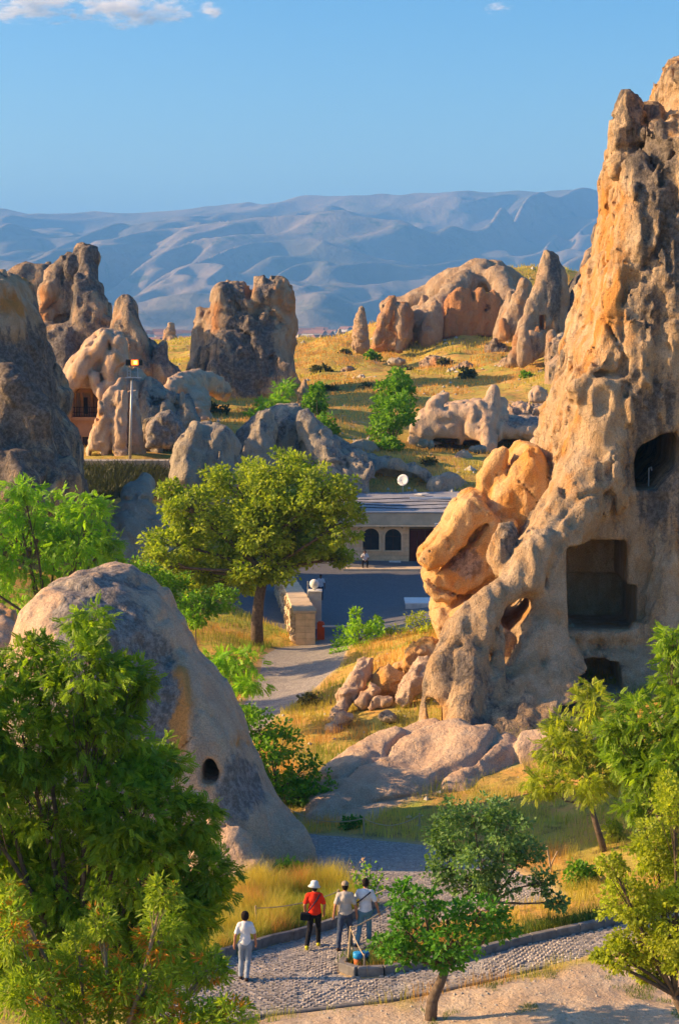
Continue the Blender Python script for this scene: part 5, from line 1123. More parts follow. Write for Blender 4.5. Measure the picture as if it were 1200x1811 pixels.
def tree(label, base, blobs, kind, size, n_per_m2, mat, cat='tree', name='tree', trunk_r=.12, fork=.35, seed=0, trunk=None, bark='bark', dens=1., group=None, droop=.25, clump=.3, seeds=False, twigs=True):
    """blobs: (px, py, rx_px, ry_px, D)"""
    r = np.random.default_rng(1000 + seed); base = np.array(base, dtype=float)
    t = empty(name, base, label, cat, group)
    B = [(at(b[0], b[1], b[4]), b[2] * b[4] / F, b[3] * b[4] / F) for b in blobs]
    cen = np.mean([b[0] for b in B], axis=0); low = min(b[0][2] - b[2] for b in B)
    fk = base + (cen - base) * np.array([.6, .6, 0]) + np.array([0, 0, max(.25, (low - base[2]) * .9 + .1)])
    tp = [base - (0, 0, .3), base + (fk - base) * .5 + r.normal(0, trunk_r * .5, 3) * (1, 1, 0), fk] if trunk is None else [np.array(p) for p in trunk]
    fk = tp[-1]
    n_ = len(tp); MB().tube(tp, np.linspace(trunk_r * 1.15, trunk_r * .75, n_), 9).build('trunk', M[bark], t, True)
    lb = MB(); PP, DD, TT, AC = [], [], [], []
    for c, rx, rz in B:
        ry = (rx + rz) / 2 * 1.05; R = (rx * ry * rz) ** (1 / 3)
        mid = (fk + c) / 2 + r.normal(0, R * .15, 3); mid[2] -= R * .1
        lb.tube([fk, mid, c], [trunk_r * .42, trunk_r * .28, trunk_r * .13], 6, False)
        nc = max(9, int(27 * dens)); cr = R * clump * (1.3 if len(B) < 4 else .95)
        for k in range(nc):
            u = r.normal(size=3); u /= np.linalg.norm(u); rad = r.uniform(.5, 1.06); q = c + u * np.array([rx, ry, rz]) * rad
            if twigs and k % 2 == 0: s0 = c + (mid - c) * r.uniform(0, .7) + r.normal(0, R * .08, 3); lb.tube([s0, (s0 + q) / 2 + r.normal(0, R * .10, 3), q + u * cr * .3], [trunk_r * .07, trunk_r * .045, trunk_r * .02], 3, False)
            nl = int(n_per_m2 * 7.5 * cr * cr * (1 if kind != 'comp' else .62) * r.uniform(.6, 1.3)) + 3
            w_ = r.normal(size=(nl, 3)); w_ /= np.linalg.norm(w_, axis=1, keepdims=True); p = q + w_ * cr * (r.random((nl, 1)) ** .45) * np.array([1.15, 1.15, .75])
            PP.append(p); d = w_ * .7 + u * .5 + r.normal(0, .5, (nl, 3)); d[:, 2] -= droop; DD.append(d); tone0 = r.uniform(0, 1)
            TT.append(np.clip(tone0 * .55 + r.uniform(0, .5, nl) + (r.random(nl) < .04) * .5, 0, 1.3)); AC.append(np.full(nl, 1. if (seeds and r.random() < .12) else 0.) * (r.random(nl) < .8))
    lb.build('limbs', M[bark], t, True)
    if 'pale painted' in label: MB().tube([tp[0], tp[0] * .0 + tp[1] * 1.0], [trunk_r * 1.2, trunk_r * 1.08], 10).build('whitewash_band', M['offwhite'], t, True)
    P = np.concatenate(PP); D_ = np.concatenate(DD); N = len(P)
    leaves('foliage', kind, P, D_, size * r.uniform(.7, 1.35, N), np.concatenate(TT), M[mat], t, r, np.concatenate(AC))
    return t
def bl(D, *L): return [(*b, D + dd) for b, dd in zip(L, np.resize([0, .6, -.6, .3, -.4], len(L)) * (D / 40))]
tree('large feathery green locust tree filling the left foreground', onray(60, 27), bl(27, (60, 1180, 55, 50), (160, 1108, 38, 40), (150, 1190, 65, 55), (238, 1205, 35, 45), (40, 1300, 100, 80), (170, 1300, 95, 70), (265, 1340, 65, 45), (-60, 1400, 110, 130), (100, 1430, 120, 90),
     (240, 1430, 100, 70), (340, 1455, 55, 40), (120, 1560, 120, 80), (260, 1540, 100, 70), (360, 1540, 60, 44), (320, 1615, 60, 50), (200, 1640, 90, 60), (0, 1560, 110, 110), (-40, 1250, 70, 80), (368, 1580, 45, 28), (60, 1680, 120, 60), (300, 1690, 90, 50)), 'comp', .17, 125, 'locust', trunk_r=.15, seed=1, dens=1.75, droop=.35)
tree('ash sapling crown with orange seed bunches across the bottom left corner', onray(150, 20), bl(20, (15, 1650, 38, 70), (140, 1690, 50, 55), (60, 1750, 70, 50), (285, 1650, 38, 62), (290, 1575, 28, 28), (250, 1740, 80, 45), (370, 1712, 32, 26), (405, 1790, 45, 26), (150, 1800, 130, 40), (310, 1800, 90, 36), (180, 1630, 26, 34), (20, 1580, 16, 26)),
     'lance', .105, 400, 'ash', trunk_r=.1, seed=2, dens=1.1, seeds=True, bark='palebark', droop=.1, clump=.34)
tree('bright green locust tree at the left edge behind the domed rock', onray(60, 78), bl(78, (30, 900, 55, 42), (105, 915, 50, 45), (160, 900, 36, 32), (50, 980, 80, 55), (140, 965, 60, 45), (188, 960, 28, 20), (90, 1050, 100, 45), (-60, 960, 80, 80), (200, 1015, 45, 30), (40, 865, 30, 16)), 'comp', .42, 12, 'bright', trunk_r=.2, seed=3, dens=1.3, droop=.35)
b4 = gpix(455, 1142)
tree('big spreading maple tree in the middle of the yard', b4, bl(b4[1] + 1, (500, 832, 62, 36), (420, 862, 62, 50), (575, 868, 60, 42), (490, 900, 92, 60), (335, 900, 55, 42), (312, 962, 55, 42), (400, 960, 75, 52), (602, 925, 40, 42), (545, 970, 62, 30), (460, 1000, 75, 30), (300, 868, 26, 18), (335, 1010, 50, 32), (280, 1000, 40, 30), (605, 985, 24, 18), (450, 940, 80, 50), (530, 920, 60, 60), (395, 1030, 60, 30), (460, 1020, 30, 14)),
     'simple', .23, 30, 'maple', trunk_r=.34, seed=4, dens=1.7, trunk=[b4 - (0, 0, .3), at(454, 1100, b4[1]), at(458, 1060, b4[1]), at(468, 1010, b4[1])])
tree('dense dark green bush behind the top of the domed rock', onray(290, 88), bl(88, (235, 1020, 55, 36), (300, 1050, 60, 36), (345, 1078, 36, 30), (260, 1070, 50, 36), (390, 1060, 30, 24)), 'simple', .2, 26, 'poplar', 'bush', 'bush', .1, seed=5, dens=1.8)
tree('small sapling with pale leaves on the lawn under the maple', onray(346, 86), bl(86, (345, 1095, 18, 14)), 'simple', .16, 26, 'bright', 'sapling', 'sapling', .04, seed=6)
tree('bright compound leaved sapling rising behind the shoulder of the domed rock', onray(420, 70), bl(70, (420, 1165, 42, 20), (395, 1195, 45, 28), (440, 1210, 36, 12), (380, 1170, 26, 18)), 'comp', .34, 16, 'bright', 'sapling', 'sapling', .08, seed=7, dens=1.3)
tree('leafy round tree between the domed rock and the bare slope', onray(470, 61), bl(61, (455, 1285, 40, 32), (500, 1315, 42, 35), (465, 1350, 50, 42), (535, 1365, 42, 26), (580, 1398, 30, 14), (500, 1405, 50, 30), (432, 1265, 22, 18), (540, 1410, 30, 18)), 'simple', .16, 38, 'poplar', trunk_r=.1, seed=8, dens=1.5)
tree('upright bright green poplar on the grass behind the hollow rock', onray(690, 158), bl(158, (705, 672, 19, 18), (688, 696, 26, 24), (702, 730, 30, 32), (680, 762, 26, 26), (688, 790, 20, 16), (718, 705, 14, 28), (672, 735, 16, 26)), 'simple', .34, 16, 'poplar', trunk_r=.16, seed=9, dens=1.8, droop=-.1)
tree('slim dark green young tree left of the poplar', onray(562, 164), bl(164, (560, 690, 12, 14), (562, 715, 18, 20), (575, 748, 18, 16), (548, 712, 10, 16), (590, 762, 8, 8)), 'simple', .34, 16, 'poplar', trunk_r=.12, seed=10, dens=1.5)
tree('loose light green shrub below the great dark rock', onray(480, 168), bl(168, (495, 693, 20, 14), (470, 718, 22, 15), (448, 735, 14, 9), (510, 682, 12, 9), (490, 715, 18, 12)), 'comp', .5, 8, 'bright', 'shrub', 'shrub', .08, seed=11)
tree('bright maple sapling with upright shoots beside the barrier', onray(640, 93), bl(93, (640, 1132, 42, 28), (608, 1130, 24, 20), (628, 1092, 9, 20), (662, 1108, 12, 20), (600, 1160, 18, 12), (665, 1150, 30, 20)), 'simple', .2, 26, 'bright', 'sapling', 'sapling', .06, seed=12, dens=1.3, droop=-.1)
tree('olive green bush against the foot of the golden pinnacle', onray(735, 92), bl(92, (738, 1105, 34, 22), (702, 1125, 28, 20), (755, 1120, 20, 16), (725, 1130, 30, 14)), 'simple', .14, 40, 'yellowl', 'bush', 'bush', .06, seed=13, dens=1.4)
bm_ = onray(872, 43.5)
tree('bushy mulberry tree with dark grey green crown on the planted island', bm_, bl(43.5, (835, 1440, 68, 36), (800, 1478, 46, 42), (895, 1462, 46, 38), (778, 1530, 30, 34), (850, 1520, 60, 42), (925, 1510, 38, 30), (958, 1560, 26, 24), (985, 1596, 20, 14), (825, 1565, 36, 22), (880, 1560, 40, 24)), 'simple', .115, 75, 'mulberry', trunk_r=.1, seed=14, dens=1.7)
bf = gpix(760, 1803)
tree('crooked small tree with dark broad leaves standing alone at the bottom', bf, bl(bf[1] - .3, (712, 1572, 22, 18), (712, 1612, 26, 24), (745, 1592, 34, 24), (790, 1618, 44, 28), (850, 1612, 48, 28), (722, 1650, 54, 26), (676, 1668, 34, 13), (800, 1665, 56, 26), (878, 1640, 40, 22), (705, 1688, 52, 16), (785, 1697, 44, 14)),
     'simple', .12, 80, 'dkleaf', trunk_r=.13, seed=15, dens=1.3, trunk=[bf - (0, 0, .2), at(764, 1770, bf[1]), at(778, 1738, bf[1]), at(788, 1712, bf[1])])
MB_ = MB().tube([at(772, 1752, bf[1]), at(800, 1722, bf[1] - .1), at(832, 1680, bf[1] - .2), at(862, 1640, bf[1] - .3)], [.08, .07, .055, .03], 7)
tb_ = gpix(1072, 1502)
tree('young yellow green locust tree on the grassy slope at right', tb_, bl(tb_[1], (1000, 1330, 55, 36), (960, 1382, 40, 28), (1035, 1385, 50, 34), (1062, 1305, 50, 36), (1040, 1240, 26, 34), (1085, 1350, 50, 36), (990, 1290, 26, 24)), 'comp', .28, 34, 'yellowl', trunk_r=.1, seed=16, dens=1.5, droop=.3)
tree('green feathery locust tree cut off by the right edge below the cliff room', onray(1240, 39), bl(39, (1118, 1262, 42, 36), (1195, 1185, 34, 55), (1180, 1285, 60, 50), (1110, 1330, 45, 34), (1240, 1240, 60, 90), (1150, 1375, 55, 40), (1150, 1430, 60, 40), (1195, 1345, 60, 50), (1190, 1130, 26, 26), (1230, 1380, 70, 60), (1085, 1290, 30, 22)), 'comp', .24, 46, 'locust', trunk_r=.12, seed=17, dens=1.6, droop=.35)
tree('yellow olive leaved tree in the lower right corner', onray(1290, 32), bl(32, (1110, 1590, 55, 46), (1160, 1500, 50, 50), (1190, 1410, 40, 46), (1130, 1660, 55, 40), (1190, 1620, 60, 70), (1095, 1690, 34, 26), (1150, 1715, 40, 20), (1082, 1530, 26, 20), (1230, 1540, 70, 120), (1210, 1700, 40, 36), (1060, 1690, 18, 10)), 'simple', .085, 190, 'yellowl', trunk_r=.12, seed=18, dens=2.0)
for i, (x, y, rx, ry, D, mt, lb) in enumerate([(659, 630, 13, 8, 250, 'poplar', 'round green shrub high on the orange hillside'), (827, 661, 13, 11, 222, 'scrub', 'dark round shrub alone on the middle of the hillside'), (774, 568, 10, 12, 258, 'scrub', 'olive bush against the pink cliff face'),
     (650, 686, 12, 7, 203, 'scrub', 'low dark shrub above the poplar'), (570, 655, 18, 8, 245, 'scrub', 'wide low shrub beside the great dark rock'), (350, 702, 17, 10, 186, 'bright', 'yellow green shrub at the foot of the great dark rock'), (378, 724, 26, 10, 184, 'scrub', 'dark sprawling shrub right of the yellow green one'),
     (540, 745, 10, 8, 168, 'poplar', 'small green shrub under the slim young tree'), (880, 582, 22, 7, 250, 'scrub', 'grey green shrub by the little boulders below the pink face'), (1045, 1395, 12, 10, 55, 'bright', 'small leafy bush in yellow grass on the right slope'), (513, 1540, 26, 16, 49.5, 'bright', 'little bright fern like bush at the toe of the domed rock'), (625, 1456, 20, 12, 58, 'dkleaf', 'low dark green bush by the rope post at the bare slope'),
     (428, 1462, 32, 26, 50.2, 'scrub', 'blue grey bush growing against the domed rock'), (548, 1236, 24, 12, 79, 'scrub', 'grey green bush at the bend of the far path'), (1030, 1545, 30, 22, 45, 'poplar', 'dark leafy shrub between the two right trees'), (1085, 1470, 16, 20, 47, 'yellowl', 'slim sunlit shrub below the young locust'), (720, 655, 9, 6, 240, 'scrub', 'tiny dark shrub below the arched rock'), (900, 640, 12, 7, 222, 'scrub', 'dusty shrub left of the round lump'), (700, 610, 11, 6, 258, 'scrub', 'little shrub at the left foot of the arched rock'), (930, 665, 10, 6, 205, 'poplar', 'low green shrub beside the standing slab'), (785, 640, 10, 6, 240, 'scrub', 'dry shrub near the middle stone outcrop'), (585, 690, 14, 7, 205, 'scrub', 'olive shrub below the saddle'), (610, 625, 9, 5, 270, 'scrub', 'small dusty shrub on the saddle skyline'), (760, 815, 13, 7, 154, 'scrub', 'brown green shrub on the dry slope behind the dish'), (875, 825, 14, 7, 152, 'yellowl', 'yellow green shrub above the whale backed rock'), (600, 1520, 16, 8, 54, '', '')]):
    if mt:
        g_ = gpix(x, y + ry * .9)
        if abs(g_[1] / D - 1) < .35: D = g_[1]
        tree(lb, onray(x, D + .01), [(x - rx * .35, y, rx * .7, ry, D), (x + rx * .35, y + ry * .2, rx * .65, ry * .8, D + .2)], 'comp' if 'fern' in lb else 'simple', {0: .1}.get(0) * max(1, D / 60) * (2.2 if 'fern' in lb else 1.2), 90 * (50 / D) ** 2 + 6, mt, 'shrub', 'shrub', .03 * max(1, D / 60), seed=40 + i, twigs=False)
# hollyhock
hh = onray(650, 47); t = empty('hollyhock', hh, 'tall hollyhock with pale pink flowers behind the man with the shoulder strap', 'flowering plant'); r_ = np.random.default_rng(5)
st = MB(); FP = []; LP = []
for x, y0 in ((618, 1520), (640, 1512), (655, 1518), (668, 1530), (680, 1545), (630, 1548)):
    top = at(x, y0, 47); st.tube([hh + (r_.uniform(-.2, .2), 0, 0), (hh + top) / 2 + (r_.uniform(-.1, .1), 0, 0), top], [.014, .012, .006], 5)
    for k in range(18): f = r_.uniform(.35, .95); FP.append(hh + (top - hh) * f + r_.normal(0, .05, 3))
    for k in range(60): f = r_.uniform(.1, .8); LP.append(hh + (top - hh) * f + r_.normal(0, .12, 3))
st.build('stem', M['iris'], t); FP = np.array(FP); LP = np.array(LP)
FP2 = np.repeat(FP[:46], 5, 0); leaves('blossom', 'simple', FP2, r_.normal(0, 1, FP2.shape) + (0, -.5, 0), np.full(len(FP2), .055), r_.random(len(FP2)), M['petal'], t, r_); leaves('foliage', 'simple', LP, r_.normal(0, 1, LP.shape), np.full(len(LP), .12), r_.random(len(LP)), M['bright'], t, r_)
# ------------------------------------------------------------------ grasses
def blades(name, label, X, Y, h, wd, tone, acc, mat, cat='grass', lean=.35, dz=-.03, parent=None, zz=None):
    r = np.random.default_rng(77 + len(X)); N = len(X); Z = (gbase(X, Y) if zz is None else zz) + dz
    a = r.uniform(0, 2 * np.pi, N); L = h * lean * r.uniform(.2, 1.4, N); P = np.stack([X, Y, Z], -1)
    t = np.stack([np.cos(a), np.sin(a) * .5, 0 * a], -1) * wd[:, None] / 2
    a2 = r.uniform(0, 2 * np.pi, N); d = np.stack([np.cos(a2), np.sin(a2), 0 * a2], -1) * L[:, None]
    m1 = P + d * .3 + np.array([0, 0, .6]) * h[:, None]; tip = P + d + np.array([0, 0, 1.]) * h[:, None]
    V = np.stack([P - t, P + t, m1 + t * .7, m1 - t * .7, tip], 1).reshape(-1, 3); o = np.arange(N) * 5
    V = V - (np.array(parent.location) if parent is not None else 0)
    Q = np.concatenate([np.stack([o, o + 1, o + 2, o + 3], 1), np.stack([o + 3, o + 2, o + 4, o + 4], 1)])
    me = bpy.data.meshes.new(name); T3 = np.concatenate([Q[:N][:, [0, 1, 2]], Q[:N][:, [0, 2, 3]], Q[N:][:, :3]])
    me = npmesh(name, V, T3, False, {'tone': np.repeat(tone, 5), 'accent': np.repeat(acc, 5)})
    o_ = link(name, me, M[mat], parent)
    return tag(o_, label, cat, kind='stuff') if parent is None else tag(o_, kind='stuff')
def scatter(n, D0, D1, seed, ulim=.25):
    r = np.random.default_rng(seed); D = np.exp(r.uniform(np.log(D0), np.log(D1), n)); U = r.uniform(-ulim, ulim, n); X = U * D
    ok = (inpath(X, D) > .05) & (polysd(WS, X, D) > -.2 + .5 * fbm(X, D, X * 0, 2)) & (polysd(WS2, X, D) > -.1)
    return X[ok], D[ok], r
X, Y, r_ = scatter(160000, 37, 118, 1)
pt = fbm(X / 1.6, Y / 1.6, X * 0 + 3, 3); k = (pt + r_.normal(0, .25, len(X)) > -.45); X, Y, pt = X[k], Y[k], pt[k]
big = fbm(X / 5, Y / 5, X * 0 + 8, 2)
blades('meadow_grass', 'yellow and green uncut grass covering the slopes beside the paths', X, Y, (.20 + .22 * np.clip(pt + .5, 0, 1)) * r_.uniform(.6, 1.3, len(X)) * np.where(Y > 60, 1.1, 1), .012 * Y / 40 * r_.uniform(.7, 1.4, len(X)),
       np.clip(.62 + big * .7 + r_.normal(0, .2, len(X)), 0, 1), np.clip(fbm(X / 3, Y / 3, X * 0 + 30, 2) * .9 - .05 + .3 * (Y > 62), 0, 1), 'grassm')
X, Y, r_ = scatter(120000, 135, 330, 2, .24)
pt = fbm(X / 6, Y / 6, X * 0 + 3, 3); k = pt + r_.normal(0, .2, len(X)) > 0.0; X, Y, pt = X[k], Y[k], pt[k]
blades('hill_grass', 'dry orange and yellow grass tufts on the far hillside', X, Y, .45 * r_.uniform(.5, 1.3, len(X)) * (Y / 200) ** .5, .09 * Y / 200 * r_.uniform(.7, 1.5, len(X)), np.clip(.6 + pt * .9 + r_.normal(0, .2, len(X)), 0, 1), np.clip(fbm(X / 14, Y / 14, X * 0 + 30, 2) + .62, 0, 1), 'grassm', zz=gfull(X, Y))
def inpoly(pix, n, seed):
    W_ = np.array([gpix(*p) for p in pix])[:, :2]; r = np.random.default_rng(seed); lo, hi = W_.min(0), W_.max(0); X = r.uniform(lo[0], hi[0], n); Y = r.uniform(lo[1], hi[1], n); k = polysd(W_, X, Y) < 0; return X[k], Y[k], r
X, Y, r_ = inpoly([(400, 1590), (450, 1560), (590, 1555), (655, 1600), (590, 1632), (480, 1660), (370, 1698), (350, 1640)], 42000, 3)
bn = fbm(X / .9, Y / .9, X * 0, 3); blades('bed_grass', 'tall golden yellow grass in the bed behind the walkers', X, Y, (.55 + .3 * bn) * r_.uniform(.45, 1.25, len(X)), .013 * r_.uniform(.7, 1.3, len(X)), np.clip(.62 + bn * .9 + r_.normal(0, .3, len(X)), 0, 1), np.clip(fbm(X / 1.3 + 9, Y / 1.3, X * 0, 2) * .9, 0, 1), 'grassm', lean=.5)
K1 = polyline(np.array([gpix(*p) for p in [(370, 1696), (480, 1660), (590, 1630), (650, 1606)]]), .03); K2 = polyline(np.array([gpix(*p) for p in [(610, 1706), (655, 1718), (800, 1690), (930, 1658), (1060, 1630)]]), .02)
for K, lb, off in ((K1, 'green iris leaves along the kerb of the yellow bed', .25), (K2, 'green iris leaves and low plants filling the planted island', .3)):
    r_ = np.random.default_rng(len(K)); K = np.repeat(K, 5, 0); X = K[:, 0] + r_.normal(0, .12, len(K)); Y = K[:, 1] + r_.uniform(.02, off * 2, len(K))
    blades('iris_leaves', lb, X, Y, .38 * r_.uniform(.5, 1.2, len(X)), .035 * r_.uniform(.7, 1.3, len(X)), r_.random(len(X)), np.zeros(len(X)), 'iris', 'plants', .5)
def plume(label, px, py, D, n, h):
    g = onray(px, D); g = at(px, py, D); r = np.random.default_rng(int(px)); X = g[0] + r.normal(0, .1, n); Y = g[1] + r.normal(0, .1, n); e = empty('dry_tuft', g, label, 'grass tuft')
    blades('stalks', None, X, Y, h * r.uniform(.5, 1.2, n), .02 * r.uniform(.7, 1.3, n), r.random(n), np.zeros(n), 'dry', lean=.7, parent=e, zz=np.full(n, g[2]))
plume('dry straw coloured plume grass beside the foot of the domed rock', 468, 1560, 49.5, 130, .8); plume('dry plume grass tuft above the young locust on the right', 932, 1365, 61, 90, .8)
# dark thorny scrub in the shade under the terrace wall
X, Y, r_ = inpoly([(70, 870), (110, 838), (300, 838), (300, 880), (200, 884), (100, 900)], 14000, 9)
blades('terrace_scrub', 'dark rank weeds in the shade below the terrace wall', X, Y, 1.0 * r_.uniform(.3, 1.2, len(X)), .10 * r_.uniform(.7, 1.3, len(X)), r_.random(len(X)) * .5, np.zeros(len(X)), 'scrub', 'weeds', .6)

# weeds and pebbles on the sandy strip
X, Y, r_ = inpoly([(700, 1775), (1000, 1712), (1230, 1700), (1230, 1811), (420, 1811)], 30000, 21)
k = fbm(X / .7, Y / .7, X * 0, 3) > .62; X, Y = X[k], Y[k]
blades('sand_weeds', 'scattered low weeds on the sandy strip along the bottom', X, Y, .10 * r_.uniform(.3, 1.4, len(X)), .012 * r_.uniform(.7, 1.3, len(X)), r_.random(len(X)), np.zeros(len(X)), 'iris', 'weeds', .8, dz=0)
X, Y, r_ = inpoly([(700, 1775), (1000, 1712), (1230, 1700), (1230, 1811), (420, 1811)], 900, 22)
def pebbles(name, label, X, Y, s, mat):
    T = np.array([(-1, 0, 0), (1, 0, 0), (0, -1, 0), (0, 1, 0), (0, 0, .8), (0, 0, -.6)]); Fq = np.array([(4, 0, 2), (4, 2, 1), (4, 1, 3), (4, 3, 0), (5, 2, 0), (5, 1, 2), (5, 3, 1), (5, 0, 3)])
    N = len(X); V = np.stack([X, Y, gfull(X, Y) + .005], -1)[:, None] + T[None] * s[:, None, None] * np.random.default_rng(3).uniform(.6, 1.3, (N, 6, 1))
    tag(link(name, npmesh(name, V.reshape(-1, 3), (Fq[None] + (np.arange(N) * 6)[:, None, None]).reshape(-1, 3), False), M[mat]), label, 'stones', kind='stuff')
pebbles('pebbles', 'small loose stones strewn on the sandy strip', X, Y, .012 + .03 * r_.random(len(X)) ** 4, 'offst')
X, Y, r_ = scatter(2600, 135, 300, 5, .22); k = fbm(X / 9, Y / 9, X * 0 + 40, 3) > .15; X, Y = X[k], Y[k]
pebbles('hill_stones', 'pale loose stones strewn over the far hillside', X, Y, .12 + .5 * r_.random(len(X)) ** 3, 'offst')
X, Y, r_ = scatter(700, 56, 90, 6, .2); pebbles('slope_stones', 'loose stones lying in the grass around the boulder heap', X, Y, .03 + .12 * r_.random(len(X)) ** 3, 'offst')
# ------------------------------------------------------------------ people
M['skin'] = simple('sunburnt_skin', (.42, .20, .12), .6, .06, 10); M['skindark'] = simple('brown_skin', (.14, .07, .045), .6, .06, 10)
def cloth(n, c): M[n] = simple(n, c, .9, .10, 6, .006)
for n_, c_ in (('white_cloth', (.70, .70, .72)), ('greyblue_cloth', (.26, .30, .36)), ('red_cloth', (.75, .035, .012)), ('black_cloth', (.012, .012, .016)), ('oatmeal_cloth', (.48, .43, .38)), ('navy_denim', (.05, .07, .12)), ('blue_denim', (.10, .22, .30)),
               ('yellow_shoe', (.60, .55, .03)), ('brown_shoe', (.05, .03, .025)), ('dark_hair', (.018, .012, .010)), ('hat_cloth', (.62, .66, .70)), ('cap_cloth', (.35, .27, .19)), ('strap_cloth', (.02, .025, .05))): cloth(n_, c_)
def imp(name, prims, mat, parent, vox=.012, k=.03, cuts=(), clip=None, smooth=True, noise=()):
    V, Q = implicit(prims, cuts, vox, k, noise, (), None, 0, pad=.05, name='cloth')
    return link(name, npmesh(name, V, Q), M[mat], parent)
def person(label, at_, h, yaw, top, legs, skin='skin', shoe='brown_shoe', arms=None, legp=None, sit=False, female=False, bend=0., hair='dark_hair', hat=None, vox=.0145):
    """local frame: y forward, z up; arms: [(elbow), (wrist)] for left, right; legp: [(hip,knee,ankle)...]"""
    s = h / 1.75; e = empty('person', at_, label, 'person', rz=yaw); e.scale = (s, s, s)
    hz = .93 if not sit else .46; sw = .145 if female else .170; b = bend
    ch = np.array([0, .10 * b, hz + .38]); nk = np.array([0, .18 * b + .02, hz + .56]); hd = nk + np.array([0, .02 + .06 * b, .16])
    L = np.array([-sw, .12 * b, hz + .49]); R = np.array([sw, .12 * b, hz + .49])
    if arms is None: arms = [((-.27, -.02, hz + .22), (-.28, .06, hz - .02)), ((.27, -.02, hz + .22), (.28, .06, hz - .02))]
    if legp is None: legp = [((-.09, 0, hz), (-.10, .03, .48), (-.10, -.02, .08)), ((.09, 0, hz), (.10, .05, .48), (.10, .03, .08))]
    hipw = .105 if female else .095
    body = [('e', *ch, .145, .10, .2), ('e', 0, .05 * b, hz + .12, .125, .095, .16), ('e', 0, 0, hz, .145, .105, .12), ('c', [(*nk, .052), (*(nk + (0, .01, .06)), .05)]), ('e', *hd, .078, .098, .115), ('e', hd[0], hd[1] + .03, hd[2] - .06, .055, .07, .06)]
    body += [('c', [(hd[0], hd[1] + .098, hd[2] + .01, .010), (hd[0], hd[1] + .115, hd[2] - .025, .013)]), ('e', hd[0] - .08, hd[1], hd[2] - .01, .012, .02, .03), ('e', hd[0] + .08, hd[1], hd[2] - .01, .012, .02, .03), ('c', [(hd[0] - .02, hd[1] + .097, hd[2] - .06, .008), (hd[0] + .02, hd[1] + .097, hd[2] - .06, .008)])]
    for S, (el, wr), sg in ((L, arms[0], -1), (R, arms[1], 1)):
        el, wr = np.array(el), np.array(wr); dr = (wr - el) / np.linalg.norm(wr - el)
        body.append(('c', [(*S, .055), (*((S + el) / 2), .047), (*el, .04), (*((el + wr) / 2), .037), (*wr, .026)]))
        pm = wr + dr * .05; side = np.array([0, 1., 0]) - dr * dr[1]; side /= np.linalg.norm(side); nn = np.cross(dr, side)
        body.append(('c', [(*wr, .026), (*pm, .032), (*(pm + dr * .03 + side * .012), .026)])); body.append(('c', [(*pm, .03), (*(pm + dr * .03 - side * .014), .024)]))
        for j, (o, ln) in enumerate(((-.027, .062), (-.009, .078), (.009, .084), (.027, .074))):
            b0 = pm + dr * .045 + side * o; k1 = b0 + dr * ln * .5; k2 = k1 + dr * ln * .4 - nn * sg * .018; body.append(('c', [(*b0, .0105), (*k1, .010), (*k2, .009)]))
        th = pm + side * .03; body.append(('c', [(*(wr + dr * .02 + side * .015), .014), (*th, .012), (*(th + dr * .04 + side * .012), .010)]))
    for hp, kn, an in legp:
        body.append(('c', [(*hp, .085), (*kn, .055), (*((np.array(kn) * .65 + np.array(an) * .35)), .055), (*an, .04)])); body.append(('c', [(*an, .04), (an[0], an[1] + .12, max(an[2] - .045, .03), .03)]))
    imp('body', body, skin, e, vox, .03)
    sh = [('e', *(ch + (0, -.005, .02)), .175 if not female else .15, .125, .2), ('e', 0, .06 * b - .005, hz + .16, .165 if not female else .135, .125, .17), ('e', 0, .02 * b, hz + .03, .175 if not female else .155, .13, .10), ('c', [(*(L + (0.02, 0, .02)), .06), (*(R + (-.02, 0, .02)), .06)])]
    for S, (el, wr) in ((L, arms[0]), (R, arms[1])):
        m_ = S + (np.array(el) - S) * .72; sh.append(('c', [(*S, .062), (*m_, .060)]))
    nkc = nk + (0, .0, .045)
    o = imp('shirt', sh, top, e, vox, .05, (('E0',),) if False else (), noise=((.007, .12, .16, 'b'), (.004, .05, .07)))
    lg = [('e', 0, 0, hz - .02, .155 if not female else .16, .12, .11)]
    for hp, kn, an in legp:
        an2 = np.array(an) + np.array([0, 0, .02]); lg.append(('c', [(*hp, hipw), (*((np.array(hp) + kn) / 2), .085), (*kn, .07), (*((np.array(kn) + an2) / 2), .068), (*an2, .06)]))
    imp('trousers', lg, legs, e, vox, .035, noise=((.008, .10, .14, 'b'),))
    for hp, kn, an in legp:
        a = np.array(an); lift = a[2] > .14
        toe = a + np.array([0, .15, -.045]) if not lift else a + np.array([0, .08, -.13])
        imp('shoe', [('c', [(a[0], a[1] - .045, a[2] - .035, .052), (a[0], a[1] + .04, a[2] - .035, .050), (toe[0], toe[1], toe[2] + .003, .044)])], shoe, e, vox, .02)
    if hair: imp('hair', [('e', hd[0], hd[1] - .018, hd[2] + .03, .09 if not female else .10, .105, .105), ('e', hd[0], hd[1] - .045, hd[2] - .02, .082 if not female else .098, .07, .09)], hair, e, vox, .02)
    if hat == 'bucket':
        c = hd + (0, -.01, .05)
        MBl = MB().lathe([(.165, -.035), (.175, -.04), (.11, .02), (.105, .08), (.085, .11), (.02, .12)], (0, 0, 0), 20)
        o = link('sun_hat', MBl.mesh('sun_hat', True), M['hat_cloth'], e); o.location = c.tolist(); o.rotation_euler = (-.08, .06, 0)
    if hat == 'cap':
        imp('cap', [('e', hd[0], hd[1] - .012, hd[2] + .055, .098, .112, .082), ('e', hd[0], hd[1] + .10, hd[2] + .03, .075, .08, .012)], 'cap_cloth', e, vox, .015)
    return e, dict(L=L, R=R, hd=hd, hz=hz)
def strap(e, P, w_=.03):
    o = link('bag_strap', MB().tube(P, w_ * .5, 6).mesh('bag_strap', True), M['strap_cloth'], e)
p = gpix(434, 1731)
